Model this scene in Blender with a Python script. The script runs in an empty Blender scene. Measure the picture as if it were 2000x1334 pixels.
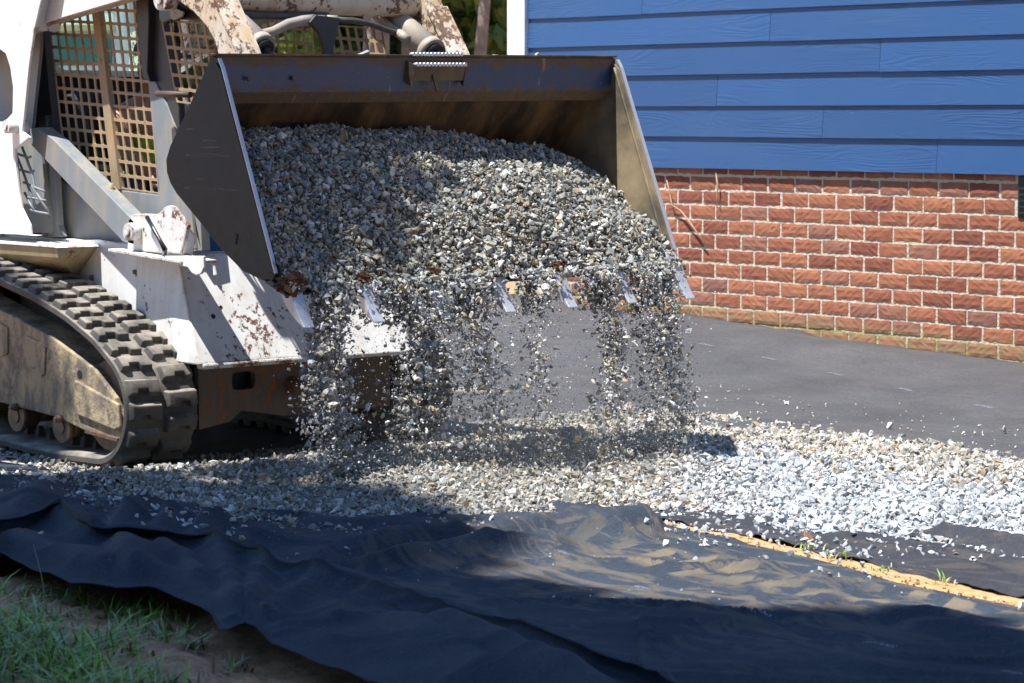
import bpy, bmesh, math, random
import numpy as np
from mathutils import Vector, Matrix

random.seed(7)
RNG = np.random.default_rng(11)
SC = bpy.context.scene
COL = SC.collection

# ------------------------------------------------------------------ camera
F_PX = 5200.0                      # focal length in pixels of a 2000 px wide frame
HEAD = math.radians(41.5)
PITCH = math.atan(438 / 5200.0)
CAM = np.array([8.207, -5.367, 1.30])
RIGHT = np.array([math.sin(HEAD), math.cos(HEAD), 0.0])
DEPTH = np.array([-math.cos(HEAD), math.sin(HEAD), 0.0])
FWD = DEPTH * math.cos(PITCH) + np.array([0, 0, -math.sin(PITCH)])
UPV = np.cross(RIGHT, FWD)
cd = bpy.data.cameras.new('camera')
cam = bpy.data.objects.new('camera', cd)
COL.objects.link(cam)
cam.location = CAM
cam.rotation_euler = (math.pi / 2 - PITCH, 0, math.pi / 2 - HEAD)
cd.sensor_width = 36.0
cd.lens = F_PX / 2000.0 * 36.0
cd.clip_start = 0.1
cd.clip_end = 600
cd.dof.use_dof = True
cd.dof.focus_distance = 9.9
cd.dof.aperture_fstop = 8.0
SC.camera = cam

# ------------------------------------------------------------------ sky, sun, exposure
SUN_J, SUN_K = 0.04, 0.38          # horizontal travel of the light per metre of fall, along +x and +y
SUN_DIR = Vector((SUN_J, SUN_K, -1.0)).normalized()
elev = math.asin(-SUN_DIR.z)
world = bpy.data.worlds.new('World')
SC.world = world
world.use_nodes = True
wn = world.node_tree
bg = wn.nodes['Background']
sky = wn.nodes.new('ShaderNodeTexSky')
sky.sky_type = 'NISHITA'
sky.sun_disc = False
sky.sun_elevation = elev
sky.sun_rotation = math.atan2(-SUN_DIR.x, -SUN_DIR.y)
sky.altitude = 200
sky.air_density = 1.0
sky.dust_density = 0.0
sky.ozone_density = 6.0
wn.links.new(sky.outputs[0], bg.inputs[0])
bg.inputs[1].default_value = 0.12
sl = bpy.data.lights.new('sun', 'SUN')
sl.energy = 5.0
sl.angle = math.radians(0.53)
sl.color = (1.0, 0.98, 0.95)
sun = bpy.data.objects.new('sun', sl)
COL.objects.link(sun)
sun.rotation_euler = SUN_DIR.to_track_quat('-Z', 'Y').to_euler()
sun.location = (0, 0, 12)
SC.view_settings.view_transform = 'Standard'
SC.view_settings.look = 'None'
SC.view_settings.gamma = 1.0
SC.view_settings.use_curve_mapping = False
SC.view_settings.exposure = 0.90
SC.render.engine = 'CYCLES'
SC.cycles.use_denoising = True
SC.cycles.max_bounces = 5
SC.cycles.diffuse_bounces = 2
SC.cycles.transparent_max_bounces = 8

# ------------------------------------------------------------------ helpers: sight lines onto known planes
def ray(px, py):
    return FWD + RIGHT * ((px - 1000) / F_PX) + UPV * ((667 - py) / F_PX)
def onY(px, py, y):
    d = ray(px, py); return CAM + d * ((y - CAM[1]) / d[1])
def onX(px, py, x):
    d = ray(px, py); return CAM + d * ((x - CAM[0]) / d[0])
def onZ(px, py, z=0.0):
    d = ray(px, py); return CAM + d * ((z - CAM[2]) / d[2])
def onZv(px, py, z=0.0):
    px = np.asarray(px, float); py = np.asarray(py, float)
    d = FWD[None] + RIGHT[None] * ((px - 1000) / F_PX)[:, None] + UPV[None] * ((667 - py) / F_PX)[:, None]
    t = (z - CAM[2]) / d[:, 2]
    return CAM[None] + d * t[:, None]
def projv(p):
    v = p - CAM[None]; w = v @ FWD
    return 1000 + F_PX * (v @ RIGHT) / w, 667 - F_PX * (v @ UPV) / w
def xz(pts, y):
    out = []
    for p in pts:
        q = onY(p[0], p[1], y); out.append((q[0], q[2]))
    return out

# ------------------------------------------------------------------ helpers: smooth value noise
def vnoise(x, y, seed=0):
    x = np.asarray(x, float); y = np.asarray(y, float)
    xi = np.floor(x).astype(np.int64); yi = np.floor(y).astype(np.int64)
    xf = x - xi; yf = y - yi
    def h(a, b):
        n = (a * 374761393 + b * 668265263 + seed * 982451653) & 0x7fffffff
        n = ((n ^ (n >> 13)) * 1274126177) & 0x7fffffff
        n = n ^ (n >> 16)
        return (n % 100003) / 100003.0
    u = xf * xf * (3 - 2 * xf); v = yf * yf * (3 - 2 * yf)
    return (h(xi, yi) * (1 - u) + h(xi + 1, yi) * u) * (1 - v) + (h(xi, yi + 1) * (1 - u) + h(xi + 1, yi + 1) * u) * v
def fbm(x, y, seed=0, octv=4, gain=0.5):
    s = 0; a = 1; t = 0
    for i in range(octv):
        s = s + a * vnoise(x * 2 ** i, y * 2 ** i, seed + i * 17); t += a; a *= gain
    return s / t
def sstep(a, b, x):
    t = np.clip((x - a) / (b - a), 0, 1); return t * t * (3 - 2 * t)

# ------------------------------------------------------------------ helpers: objects
def tag(o, label=None, cat=None, group=None, kind=None):
    if label: o['label'] = label
    if cat: o['category'] = cat
    if group: o['group'] = group
    if kind: o['kind'] = kind
    return o
def empty(name, loc):
    o = bpy.data.objects.new(name, None); COL.objects.link(o); o.location = loc; return o
def link(name, me, m, parent=None):
    o = bpy.data.objects.new(name, me); COL.objects.link(o)
    if m is not None and len(me.materials) == 0: me.materials.append(m)
    if parent is not None:
        o.parent = parent
        if parent.type == 'EMPTY': o.location = -Vector(parent.location)
        else: o.location = (0, 0, 0)
    return o
def raw_mesh(name, V, F3, smooth=False, cols=None):
    """big triangle or quad mesh straight from arrays"""
    V = np.asarray(V, np.float32); F3 = np.asarray(F3, np.int32)
    me = bpy.data.meshes.new(name)
    k = F3.shape[1]
    me.vertices.add(len(V)); me.vertices.foreach_set('co', V.ravel())
    me.loops.add(F3.size); me.loops.foreach_set('vertex_index', F3.ravel())
    me.polygons.add(len(F3))
    me.polygons.foreach_set('loop_start', np.arange(0, F3.size, k, dtype=np.int32))
    me.update(calc_edges=True)
    if smooth: me.shade_smooth()
    else: me.shade_flat()
    if cols is not None:
        ca = me.color_attributes.new('Col', 'FLOAT_COLOR', 'POINT')
        c4 = np.ones((len(V), 4), np.float32); c4[:, :3] = cols
        ca.data.foreach_set('color', c4.ravel())
    return me

class MB:
    """collects solids for ONE mesh"""
    def __init__(s): s.bm = bmesh.new()
    def box(s, c, d, rot=None, bev=0.0, seg=2):
        r = bmesh.ops.create_cube(s.bm, size=1.0)
        vs = r['verts']
        M = Matrix.Translation(c) @ (rot.to_4x4() if rot is not None else Matrix()) @ Matrix.Diagonal((d[0], d[1], d[2], 1))
        bmesh.ops.transform(s.bm, matrix=M, verts=vs)
        if bev > 0:
            es = list({e for v in vs for e in v.link_edges})
            bmesh.ops.bevel(s.bm, geom=es, offset=bev, segments=seg, affect='EDGES', profile=0.5)
        return s
    def prism(s, poly, y0, y1, bev=0.0, seg=2, holes=()):
        """polygon in x,z extruded from y0 to y1"""
        loops = [poly] + list(holes)
        edges = []; allv = []
        for lp in loops:
            vs = [s.bm.verts.new((p[0], y0, p[1])) for p in lp]
            allv += vs
            for i in range(len(vs)): edges.append(s.bm.edges.new((vs[i], vs[(i + 1) % len(vs)])))
        if holes:
            r = bmesh.ops.triangle_fill(s.bm, use_beauty=True, edges=edges)
            fs = [g for g in r['geom'] if isinstance(g, bmesh.types.BMFace)]
        else:
            fs = [s.bm.faces.new(allv)]
        r = bmesh.ops.extrude_face_region(s.bm, geom=fs)
        nv = [g for g in r['geom'] if isinstance(g, bmesh.types.BMVert)]
        bmesh.ops.translate(s.bm, verts=nv, vec=(0, y1 - y0, 0))
        if bev > 0:
            es = [e for v in allv + nv for e in v.link_edges if len(e.link_faces) == 2 and e.calc_face_angle(0) > 0.9]
            es = list(set(es))
            try: bmesh.ops.bevel(s.bm, geom=es, offset=bev, segments=seg, affect='EDGES', profile=0.5)
            except Exception: pass
        return s
    def cyl(s, a, b, r0, r1=None, n=16, cap=True):
        a = Vector(a); b = Vector(b); r1 = r0 if r1 is None else r1
        d = b - a; q = d.to_track_quat('Z', 'Y').to_matrix()
        va = []; vb = []
        for i in range(n):
            t = 2 * math.pi * i / n
            o = q @ Vector((math.cos(t), math.sin(t), 0))
            va.append(s.bm.verts.new(a + o * r0)); vb.append(s.bm.verts.new(b + o * r1))
        for i in range(n):
            f = s.bm.faces.new((va[i], va[(i + 1) % n], vb[(i + 1) % n], vb[i])); f.smooth = True
        if cap:
            s.bm.faces.new(va[::-1]); s.bm.faces.new(vb)
        return s
    def tube(s, pts, r, n=10, closed=False):
        P = [Vector(p) for p in pts]; rs = r if isinstance(r, (list, tuple)) else [r] * len(P)
        rings = []
        up = Vector((0.1, 0.2, 1)).normalized()
        for i, p in enumerate(P):
            if i == 0: d = P[1] - p
            elif i == len(P) - 1: d = p - P[i - 1]
            else: d = P[i + 1] - P[i - 1]
            d.normalize()
            x = d.cross(up)
            if x.length < 1e-4: x = d.cross(Vector((1, 0, 0)))
            x.normalize(); y = x.cross(d); up = y
            rings.append([s.bm.verts.new(p + (x * math.cos(2 * math.pi * k / n) + y * math.sin(2 * math.pi * k / n)) * rs[i]) for k in range(n)])
        for i in range(len(rings) - 1):
            for k in range(n):
                f = s.bm.faces.new((rings[i][k], rings[i][(k + 1) % n], rings[i + 1][(k + 1) % n], rings[i + 1][k])); f.smooth = True
        s.bm.faces.new(rings[0][::-1]); s.bm.faces.new(rings[-1])
        return s
    def hull(s, pts, bev=0.0):
        vs = [s.bm.verts.new(p) for p in pts]
        r = bmesh.ops.convex_hull(s.bm, input=vs)
        if bev > 0:
            fs = [g for g in r['geom'] if isinstance(g, bmesh.types.BMFace)]
            es = list({e for f in fs for e in f.edges})
            bmesh.ops.dissolve_limit(s.bm, angle_limit=0.05, verts=vs, edges=es)
            es = list({e for v in vs if v.is_valid for e in v.link_edges})
            bmesh.ops.bevel(s.bm, geom=es, offset=bev, segments=2, affect='EDGES', profile=0.5)
        return s
    def map(s, fn):
        for v in s.bm.verts: v.co = fn(v.co)
        return s
    def mesh(s, name):
        bmesh.ops.recalc_face_normals(s.bm, faces=s.bm.faces[:])
        me = bpy.data.meshes.new(name); s.bm.to_mesh(me); s.bm.free(); return me
    def build(s, name, m, parent=None): return link(name, s.mesh(name), m, parent)

# ------------------------------------------------------------------ helpers: materials
class NT:
    def __init__(s, name):
        s.m = bpy.data.materials.new(name); s.m.use_nodes = True
        s.t = s.m.node_tree; s.b = s.t.nodes['Principled BSDF']; s.tc = s.t.nodes.new('ShaderNodeTexCoord')
    def n(s, ty, **kw):
        o = s.t.nodes.new(ty)
        for k, v in kw.items(): setattr(o, k, v)
        return o
    def L(s, a, b): s.t.links.new(a, b)
    def put(s, sock, v):
        if hasattr(v, 'is_output'): s.L(v, sock)
        elif isinstance(v, (tuple, list)): sock.default_value = (*v, 1.0)[:4] if len(v) == 3 and sock.type == 'RGBA' else v
        else: sock.default_value = v
    def mapping(s, scale=(1, 1, 1), coord='Object', loc=None, rot=(0, 0, 0)):
        mp = s.n('ShaderNodeMapping'); s.L(s.tc.outputs[coord], mp.inputs[0])
        mp.inputs['Scale'].default_value = scale; mp.inputs['Rotation'].default_value = rot
        if loc is not None: s.put(mp.inputs['Location'], loc)
        return mp.outputs[0]
    def noise(s, scale=5, detail=4, rough=0.55, vec=None, dist=0.0, col=False):
        o = s.n('ShaderNodeTexNoise'); o.inputs['Scale'].default_value = scale; o.inputs['Detail'].default_value = detail
        o.inputs['Roughness'].default_value = rough; o.inputs['Distortion'].default_value = dist
        s.L(vec if vec is not None else s.tc.outputs['Object'], o.inputs['Vector'])
        return o.outputs['Color' if col else 'Fac']
    def ramp(s, fac, stops):
        r = s.n('ShaderNodeValToRGB'); e = r.color_ramp.elements
        while len(e) < len(stops): e.new(0.5)
        for i, (p, c) in enumerate(stops):
            e[i].position = p; e[i].color = (c, c, c, 1) if isinstance(c, (int, float)) else (*c, 1)
        s.L(fac, r.inputs[0]); return r.outputs[0]
    def mix(s, fac, a, b, mode='MIX'):
        x = s.n('ShaderNodeMix', data_type='RGBA', blend_type=mode)
        s.put(x.inputs[0], fac); s.put(x.inputs[6], a); s.put(x.inputs[7], b); return x.outputs[2]
    def math(s, op, a, b=0.0, clamp=False):
        x = s.n('ShaderNodeMath', operation=op, use_clamp=clamp); s.put(x.inputs[0], a); s.put(x.inputs[1], b); return x.outputs[0]
    def bump(s, h, strength=0.3, dist=0.01, chain=None):
        b = s.n('ShaderNodeBump'); b.inputs['Strength'].default_value = strength; b.inputs['Distance'].default_value = dist
        s.L(h, b.inputs['Height'])
        if chain is not None: s.L(chain, b.inputs['Normal'])
        return b.outputs[0]
    def out(s, color=None, rough=None, metal=None, normal=None, **kw):
        if color is not None: s.put(s.b.inputs['Base Color'], color)
        if rough is not None: s.put(s.b.inputs['Roughness'], rough)
        if metal is not None: s.put(s.b.inputs['Metallic'], metal)
        if normal is not None: s.L(normal, s.b.inputs['Normal'])
        for k, v in kw.items(): s.put(s.b.inputs[k], v)
        return s.m

def m_painted(name, paint, rust=0.5, dust=0.35, dustcol=(0.42, 0.33, 0.21), rough=0.38, rustcol=(0.10, 0.045, 0.025), cs=22, edge=0.0):
    s = NT(name)
    big = s.noise(2.3, 3); chips = s.noise(cs, 8, 0.72)
    m = s.math('ADD', chips, s.math('MULTIPLY', s.math('SUBTRACT', big, 0.5), 0.55))
    if edge:
        bv = s.n('ShaderNodeBevel', samples=3); bv.inputs['Radius'].default_value = 0.022
        ge = s.n('ShaderNodeNewGeometry'); dt = s.n('ShaderNodeVectorMath', operation='DOT_PRODUCT')
        s.L(bv.outputs[0], dt.inputs[0]); s.L(ge.outputs['Normal'], dt.inputs[1])
        ew = s.math('SUBTRACT', 1.0, dt.outputs['Value'], True)
        m = s.math('ADD', m, s.math('MULTIPLY', s.ramp(ew, [(0.0, 0.0), (0.25, 1.0)]), edge))
    cut = 0.72 - 0.28 * rust
    rm = s.ramp(m, [(cut, 0.0), (cut + 0.035, 1.0)])
    rc = s.mix(s.noise(60, 3), rustcol, (rustcol[0] * 2.6, rustcol[1] * 2.2, rustcol[2] * 1.6))
    streak = s.noise(4.5, 5, 0.6, s.mapping((3.0, 3.0, 0.6)))
    dm = s.math('MULTIPLY', s.ramp(streak, [(0.42, 0.0), (0.72, 1.0)]), dust)
    c = s.mix(dm, paint, dustcol)
    fine = s.ramp(s.noise(120, 2), [(0.3, 0.93), (0.7, 1.0)])
    c = s.mix(1.0, c, fine, 'MULTIPLY')
    c = s.mix(rm, c, rc)
    r = s.math('ADD', s.math('MULTIPLY', rm, 0.4), s.math('ADD', s.math('MULTIPLY', dm, 0.35), rough), True)
    bp = s.bump(s.math('SUBTRACT', 1.0, rm), 0.35, 0.002, s.bump(s.noise(9, 2), 0.08, 0.02))
    return s.out(c, r, 0.0, bp)

def m_plain(name, col, rough=0.5, metal=0.0, var=0.15, scale=20, bump=0.1, bdist=0.004, **kw):
    s = NT(name)
    f = s.ramp(s.noise(scale, 5), [(0.25, 1 - var), (0.75, 1 + var)])
    return s.out(s.mix(1.0, col, f, 'MULTIPLY'), rough, metal, s.bump(s.noise(scale * 3, 4), bump, bdist), **kw)

M = {}
M['white'] = m_painted('white_machine_paint', (0.82, 0.82, 0.81), 0.10, 0.16, edge=0.14)
M['underside'] = m_painted('mottled_tan_paint', (0.46, 0.37, 0.22), 0.25, 0.8, (0.34, 0.23, 0.11))  # mottled tan, darker than the white panels
M['white_worn'] = m_painted('worn_white_paint', (0.78, 0.78, 0.76), 0.36, 0.40, rustcol=(0.075, 0.038, 0.026), cs=30, edge=0.20)
M['arm'] = m_painted('worn_arm_paint', (0.62, 0.56, 0.46), 0.66, 0.9, (0.50, 0.31, 0.13), 0.5, (0.085, 0.055, 0.040), 34)
M['cage'] = m_painted('rusty_grey_cage_paint', (0.34, 0.26, 0.16), 0.30, 1.0, (0.48, 0.31, 0.14), 0.55, (0.16, 0.075, 0.035))
M['cab_grey'] = m_painted('dusty_grey_cab_paint', (0.21, 0.24, 0.26), 0.12, 0.75, (0.40, 0.33, 0.24), 0.5)
M['cab_dark'] = m_painted('dark_cab_paint', (0.030, 0.030, 0.034), 0.05, 0.22, (0.12, 0.085, 0.06), 0.45)

def m_bucket(name, base, dustcol, amt, rough=0.42, metal=0.45):
    s = NT(name)
    st = s.noise(3.2, 6, 0.62, s.mapping((1.2, 3.0, 1.2), rot=(0.5, 0.3, 0.0)))
    dm = s.math('MULTIPLY', s.ramp(st, [(0.40, 0.0), (0.68, 1.0)]), amt)
    scr = s.ramp(s.noise(14, 3, 0.7, s.mapping((0.6, 6.0, 5.0), rot=(0.2, 0.6, 0.3))), [(0.62, 0.0), (0.70, 0.35)])
    sp = s.ramp(s.noise(75, 4), [(0.66, 0.0), (0.70, 1.0)])
    c = s.mix(dm, base, dustcol)
    c = s.mix(scr, c, (0.16, 0.15, 0.14))
    c = s.mix(s.math('MULTIPLY', sp, 0.35), c, (0.20, 0.10, 0.05))
    r = s.math('ADD', s.math('MULTIPLY', dm, 0.45), rough, True)
    mt = s.math('MULTIPLY', s.math('SUBTRACT', 1.0, dm), metal)
    return s.out(c, r, mt, s.bump(s.noise(45, 5), 0.25, 0.002))
M['bucket'] = m_bucket('dusty_bucket_steel', (0.022, 0.027, 0.029), (0.13, 0.13, 0.11), 0.60, 0.42, 0.35)
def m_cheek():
    s = NT('scratched_mottled_cheek_steel')
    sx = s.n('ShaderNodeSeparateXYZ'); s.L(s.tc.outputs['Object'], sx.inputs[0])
    low = s.ramp(s.math('ADD', s.math('SUBTRACT', 1.35, sx.outputs[2]), s.math('MULTIPLY', s.math('SUBTRACT', s.noise(3.5, 4, 0.6), 0.5), 0.7)), [(0.12, 0.0), (0.50, 1.0)])  # mottling over the steel, paler towards the bottom of the plate
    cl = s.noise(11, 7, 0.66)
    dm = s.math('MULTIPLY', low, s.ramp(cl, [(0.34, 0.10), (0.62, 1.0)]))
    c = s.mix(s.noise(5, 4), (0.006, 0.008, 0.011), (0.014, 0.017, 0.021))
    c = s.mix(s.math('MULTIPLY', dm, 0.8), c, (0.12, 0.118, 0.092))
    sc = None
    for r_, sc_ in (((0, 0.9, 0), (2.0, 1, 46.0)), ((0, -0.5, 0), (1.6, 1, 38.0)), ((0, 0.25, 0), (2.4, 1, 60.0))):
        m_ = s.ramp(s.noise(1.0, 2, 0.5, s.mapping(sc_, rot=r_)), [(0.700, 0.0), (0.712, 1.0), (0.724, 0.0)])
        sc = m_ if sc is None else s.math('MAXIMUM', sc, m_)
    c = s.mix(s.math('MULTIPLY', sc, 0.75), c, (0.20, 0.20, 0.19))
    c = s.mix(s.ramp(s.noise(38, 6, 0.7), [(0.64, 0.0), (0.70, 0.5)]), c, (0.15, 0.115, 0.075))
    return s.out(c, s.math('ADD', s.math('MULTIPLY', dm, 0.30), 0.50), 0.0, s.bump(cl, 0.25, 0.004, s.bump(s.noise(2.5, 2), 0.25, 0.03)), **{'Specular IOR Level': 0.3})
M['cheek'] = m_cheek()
M['bucket_in'] = m_bucket('brown_worn_bucket_lining', (0.050, 0.040, 0.028), (0.30, 0.19, 0.09), 0.55, 0.55, 0.3)
M['bucket_tan'] = m_bucket('tan_dusty_bucket_cheek', (0.12, 0.105, 0.075), (0.40, 0.30, 0.17), 0.85, 0.55, 0.2)
M['strip_blue'] = m_bucket('dark_blue_bucket_rim', (0.010, 0.045, 0.130), (0.16, 0.11, 0.07), 0.16, 0.30, 0.15)
def m_rim():
    s = NT('blue_rim_with_caked_dirt')
    sx = s.n('ShaderNodeSeparateXYZ'); s.L(s.tc.outputs['Object'], sx.inputs[0])
    zz = s.math('SUBTRACT', sx.outputs[2], s.math('MULTIPLY', sx.outputs[1], 0.011))
    nz = s.noise(7, 6, 0.65, s.mapping((1, 1.5, 0.7)))
    zn = s.math('ADD', zz, s.math('MULTIPLY', s.math('SUBTRACT', nz, 0.5), 0.13))
    band = s.ramp(s.math('MULTIPLY', s.math('SUBTRACT', zn, 1.34), 5.5), [(0.10, 1.0), (0.26, 0.85), (0.38, 0.0), (0.70, 0.0), (0.82, 0.9), (0.9, 1.0)])
    run = s.ramp(s.noise(6.0, 5, 0.6, s.mapping((1, 5.0, 0.6))), [(0.66, 0.0), (0.69, 0.9)])
    fine = s.noise(40, 6, 0.7)
    c = s.mix(s.noise(9, 4), (0.008, 0.030, 0.085), (0.016, 0.052, 0.125))
    c = s.mix(band, c, s.mix(fine, (0.035, 0.024, 0.014), (0.17, 0.115, 0.065)))
    c = s.mix(s.math('MULTIPLY', run, 0.8), c, (0.25, 0.19, 0.13))
    c = s.mix(s.ramp(s.noise(110, 2), [(0.70, 0.0), (0.72, 0.5)]), c, (0.28, 0.24, 0.18))
    return s.out(c, s.math('ADD', s.math('MULTIPLY', band, 0.4), 0.38), 0.0, s.bump(fine, 0.3, 0.003))
M['strip_blue'] = m_rim()
M['tooth'] = m_bucket('polished_tooth_steel', (0.55, 0.57, 0.60), (0.22, 0.10, 0.05), 0.30, 0.40, 0.55)
M['chrome'] = m_plain('chrome_rod', (0.75, 0.77, 0.80), 0.14, 1.0, 0.03)
M['cylinder'] = m_painted('dusty_cylinder_paint', (0.34, 0.30, 0.25), 0.15, 0.8, (0.45, 0.36, 0.26), 0.5)
M['hose'] = m_plain('rubber_hose', (0.07, 0.062, 0.055), 0.6, 0, 0.4, 30)
M['rust_dark'] = m_painted('rusty_dark_steel', (0.075, 0.055, 0.042), 0.5, 0.5, (0.22, 0.15, 0.09), 0.6, (0.11, 0.05, 0.03))
M['dark'] = m_plain('dark_interior', (0.015, 0.015, 0.016), 0.7, 0, 0.3)
M['black_gloss'] = m_plain('black_handle', (0.02, 0.022, 0.026), 0.25, 0, 0.1)
M['seat'] = m_plain('seat_vinyl', (0.03, 0.03, 0.033), 0.6, 0, 0.2)

def m_rubber():
    s = NT('dusty_track_rubber')
    g = s.n('ShaderNodeNewGeometry'); sx = s.n('ShaderNodeSeparateXYZ'); s.L(g.outputs['Normal'], sx.inputs[0])
    up = s.ramp(sx.outputs[2], [(0.30, 0.18), (0.85, 1.0)])
    wc = s.n('ShaderNodeTexCoord'); 
    nz = s.n('ShaderNodeTexNoise'); nz.inputs['Scale'].default_value = 9; nz.inputs['Detail'].default_value = 7; nz.inputs['Roughness'].default_value = 0.65
    s.L(g.outputs['Position'], nz.inputs['Vector'])
    dm = s.math('MULTIPLY', up, s.ramp(nz.outputs['Fac'], [(0.36, 0.12), (0.66, 0.95)]))
    c = s.mix(dm, (0.052, 0.050, 0.048), (0.36, 0.315, 0.25))
    n2 = s.n('ShaderNodeTexNoise'); n2.inputs['Scale'].default_value = 55; n2.inputs['Detail'].default_value = 5
    s.L(g.outputs['Position'], n2.inputs['Vector'])
    return s.out(c, 0.78, 0, s.bump(n2.outputs['Fac'], 0.5, 0.004))
M['rubber'] = m_rubber()
def m_trackframe():
    s = NT('mud_caked_track_frame')
    st = s.noise(7, 8, 0.68, s.mapping((1.5, 1, 0.8)), 0.4)
    dm = s.ramp(st, [(0.40, 0.0), (0.58, 1.0)])
    c = s.mix(dm, (0.16, 0.135, 0.105), (0.42, 0.33, 0.20))
    c = s.mix(s.ramp(s.noise(30, 6), [(0.6, 0.0), (0.66, 0.6)]), c, (0.10, 0.075, 0.05))
    return s.out(c, 0.85, 0, s.bump(s.noise(34, 7, 0.65), 0.8, 0.008, s.bump(dm, 0.35, 0.006)))
M['trackframe'] = m_trackframe()
M['roller'] = m_plain('rusty_roller', (0.16, 0.11, 0.075), 0.6, 0.3, 0.4, 30)

def m_stone():
    s = NT('crushed_stone')
    at = s.n('ShaderNodeVertexColor', layer_name='Col')
    f = s.ramp(s.noise(130, 4, 0.65), [(0.25, 0.72), (0.75, 1.18)])
    return s.out(s.mix(1.0, at.outputs[0], f, 'MULTIPLY'), 0.85, 0, s.bump(s.noise(260, 3), 0.35, 0.002))
M['stone'] = m_stone()

def m_fabric(name, base, zone=None, dust=0.5, prints=False):
    s = NT(name)
    fib = s.noise(420, 3, 0.7, s.mapping((1, 0.25, 1), rot=(0, 0, 0.6)))
    fib2 = s.noise(160, 4, 0.7)
    c = s.mix(1.0, base, s.ramp(fib, [(0.25, 0.55), (0.75, 1.5)]), 'MULTIPLY')
    c = s.mix(1.0, c, s.ramp(s.noise(130, 4, 0.75, s.mapping((1, 0.3, 1), rot=(0, 0, 0.75))), [(0.3, 0.72), (0.7, 1.32)]), 'MULTIPLY')
    c = s.mix(1.0, c, s.ramp(s.noise(2.2, 5, 0.6), [(0.3, 0.82), (0.7, 1.22)]), 'MULTIPLY')
    a = s.noise(5.0, 5, 0.58, s.mapping((0.75, 2.0, 1.0), rot=(0, 0, 0.35)), 1.6)
    b = s.noise(1.1, 2, 0.5)
    dm = s.ramp(s.math('ADD', s.math('MULTIPLY', a, 0.8), s.math('MULTIPLY', b, 0.25)), [(0.525, 0.0), (0.60, 0.65), (0.74, 1.0)])
    if zone is not None:
        # soil trodden in around one spot
        v = s.n('ShaderNodeVectorMath', operation='DISTANCE'); s.L(s.tc.outputs['Object'], v.inputs[0]); v.inputs[1].default_value = zone[:3]
        zf = s.ramp(s.math('DIVIDE', v.outputs['Value'], zone[3]), [(0.35, 1.0), (1.0, 0.04)])
        dm = s.math('MULTIPLY', dm, zf)
    dm = s.math('MULTIPLY', dm, dust)
    if prints:
        # two passes of a crawler track: rows of tan blocks
        sx = s.n('ShaderNodeSeparateXYZ'); s.L(s.tc.outputs['Object'], sx.inputs[0])
        wob = s.math('MULTIPLY', s.math('SUBTRACT', s.noise(6, 3), 0.5), 0.10)
        yy = s.math('ADD', sx.outputs[1], wob); tot = None
        for y0, ph in ((0.10, 0.0), (-0.06, 1.7)):
            bd = s.ramp(s.math('ABSOLUTE', s.math('SUBTRACT', yy, y0)), [(0.045, 1.0), (0.075, 0.0)])
            br_ = s.ramp(s.math('SINE', s.math('ADD', s.math('MULTIPLY', s.math('ADD', sx.outputs[0], wob), 38.0), ph)), [(0.25, 0.0), (0.45, 1.0)])
            t_ = s.math('MULTIPLY', bd, br_); tot = t_ if tot is None else s.math('MAXIMUM', tot, t_)
        tot = s.math('MULTIPLY', s.math('MULTIPLY', tot, s.ramp(sx.outputs[0], [(0.0, 0.0), (1.0, 1.0)])), s.ramp(s.noise(3.1, 4), [(0.34, 0.1), (0.55, 0.75)]))
        tot = s.math('MULTIPLY', tot, s.ramp(s.math('SUBTRACT', sx.outputs[0], 2.0), [(0.2, 0.0), (0.7, 1.0)]))
        dm = s.math('MAXIMUM', dm, tot)
    spk = s.ramp(s.noise(95, 2), [(0.735, 0.0), (0.75, 0.8)])
    c = s.mix(dm, c, s.mix(fib2, (0.13, 0.105, 0.07), (0.27, 0.21, 0.13)))
    c = s.mix(s.math('MULTIPLY', spk, 0.6), c, (0.35, 0.30, 0.22))
    nb = s.bump(fib, 0.5, 0.002, s.bump(fib2, 0.5, 0.005, s.bump(s.noise(48, 4, 0.6, s.mapping((1, 0.35, 1), rot=(0, 0, 0.9))), 0.35, 0.008)))
    return s.out(c, 0.8, 0, nb, **{'Specular IOR Level': 0.25})
M['fabric_near'] = m_fabric('black_geotextile_dusty', (0.031, 0.040, 0.054), (3.05, 0.15, 0, 1.75), 0.55, True)
M['fabric_strip'] = m_fabric('black_geotextile_speckled', (0.033, 0.035, 0.042), None, 0.22)
M['fabric_wall'] = m_fabric('grey_faded_geotextile', (0.070, 0.069, 0.072), None, 0.10)
M['print'] = m_plain('faded_white_print', (0.26, 0.27, 0.33), 0.7, 0, 0.4, 60)

def m_soil():
    s = NT('sandy_red_soil')
    a = s.noise(1.6, 4); b = s.noise(26, 7, 0.65)
    c = s.mix(s.ramp(a, [(0.35, 0.0), (0.65, 1.0)]), (0.36, 0.19, 0.10), (0.50, 0.28, 0.15))
    v = s.n('ShaderNodeVectorMath', operation='DISTANCE'); s.L(s.tc.outputs['Object'], v.inputs[0]); v.inputs[1].default_value = (3.3, 0.6, 0)
    c = s.mix(s.ramp(s.math('DIVIDE', v.outputs['Value'], 2.4), [(0.55, 1.0), (1.0, 0.0)]), c, (0.50, 0.30, 0.13))
    c = s.mix(1.0, c, s.ramp(b, [(0.3, 0.6), (0.7, 1.3)]), 'MULTIPLY')
    return s.out(c, 0.95, 0, s.bump(b, 0.7, 0.02))
M['soil'] = m_soil()
def m_clod():
    s = NT('damp_soil_clod')
    b = s.noise(60, 6, 0.7)
    return s.out(s.ramp(b, [(0.3, (0.035, 0.018, 0.010)), (0.7, (0.19, 0.095, 0.045))]), 0.95, 0, s.bump(b, 0.9, 0.01))
M['clod'] = m_clod()
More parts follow.
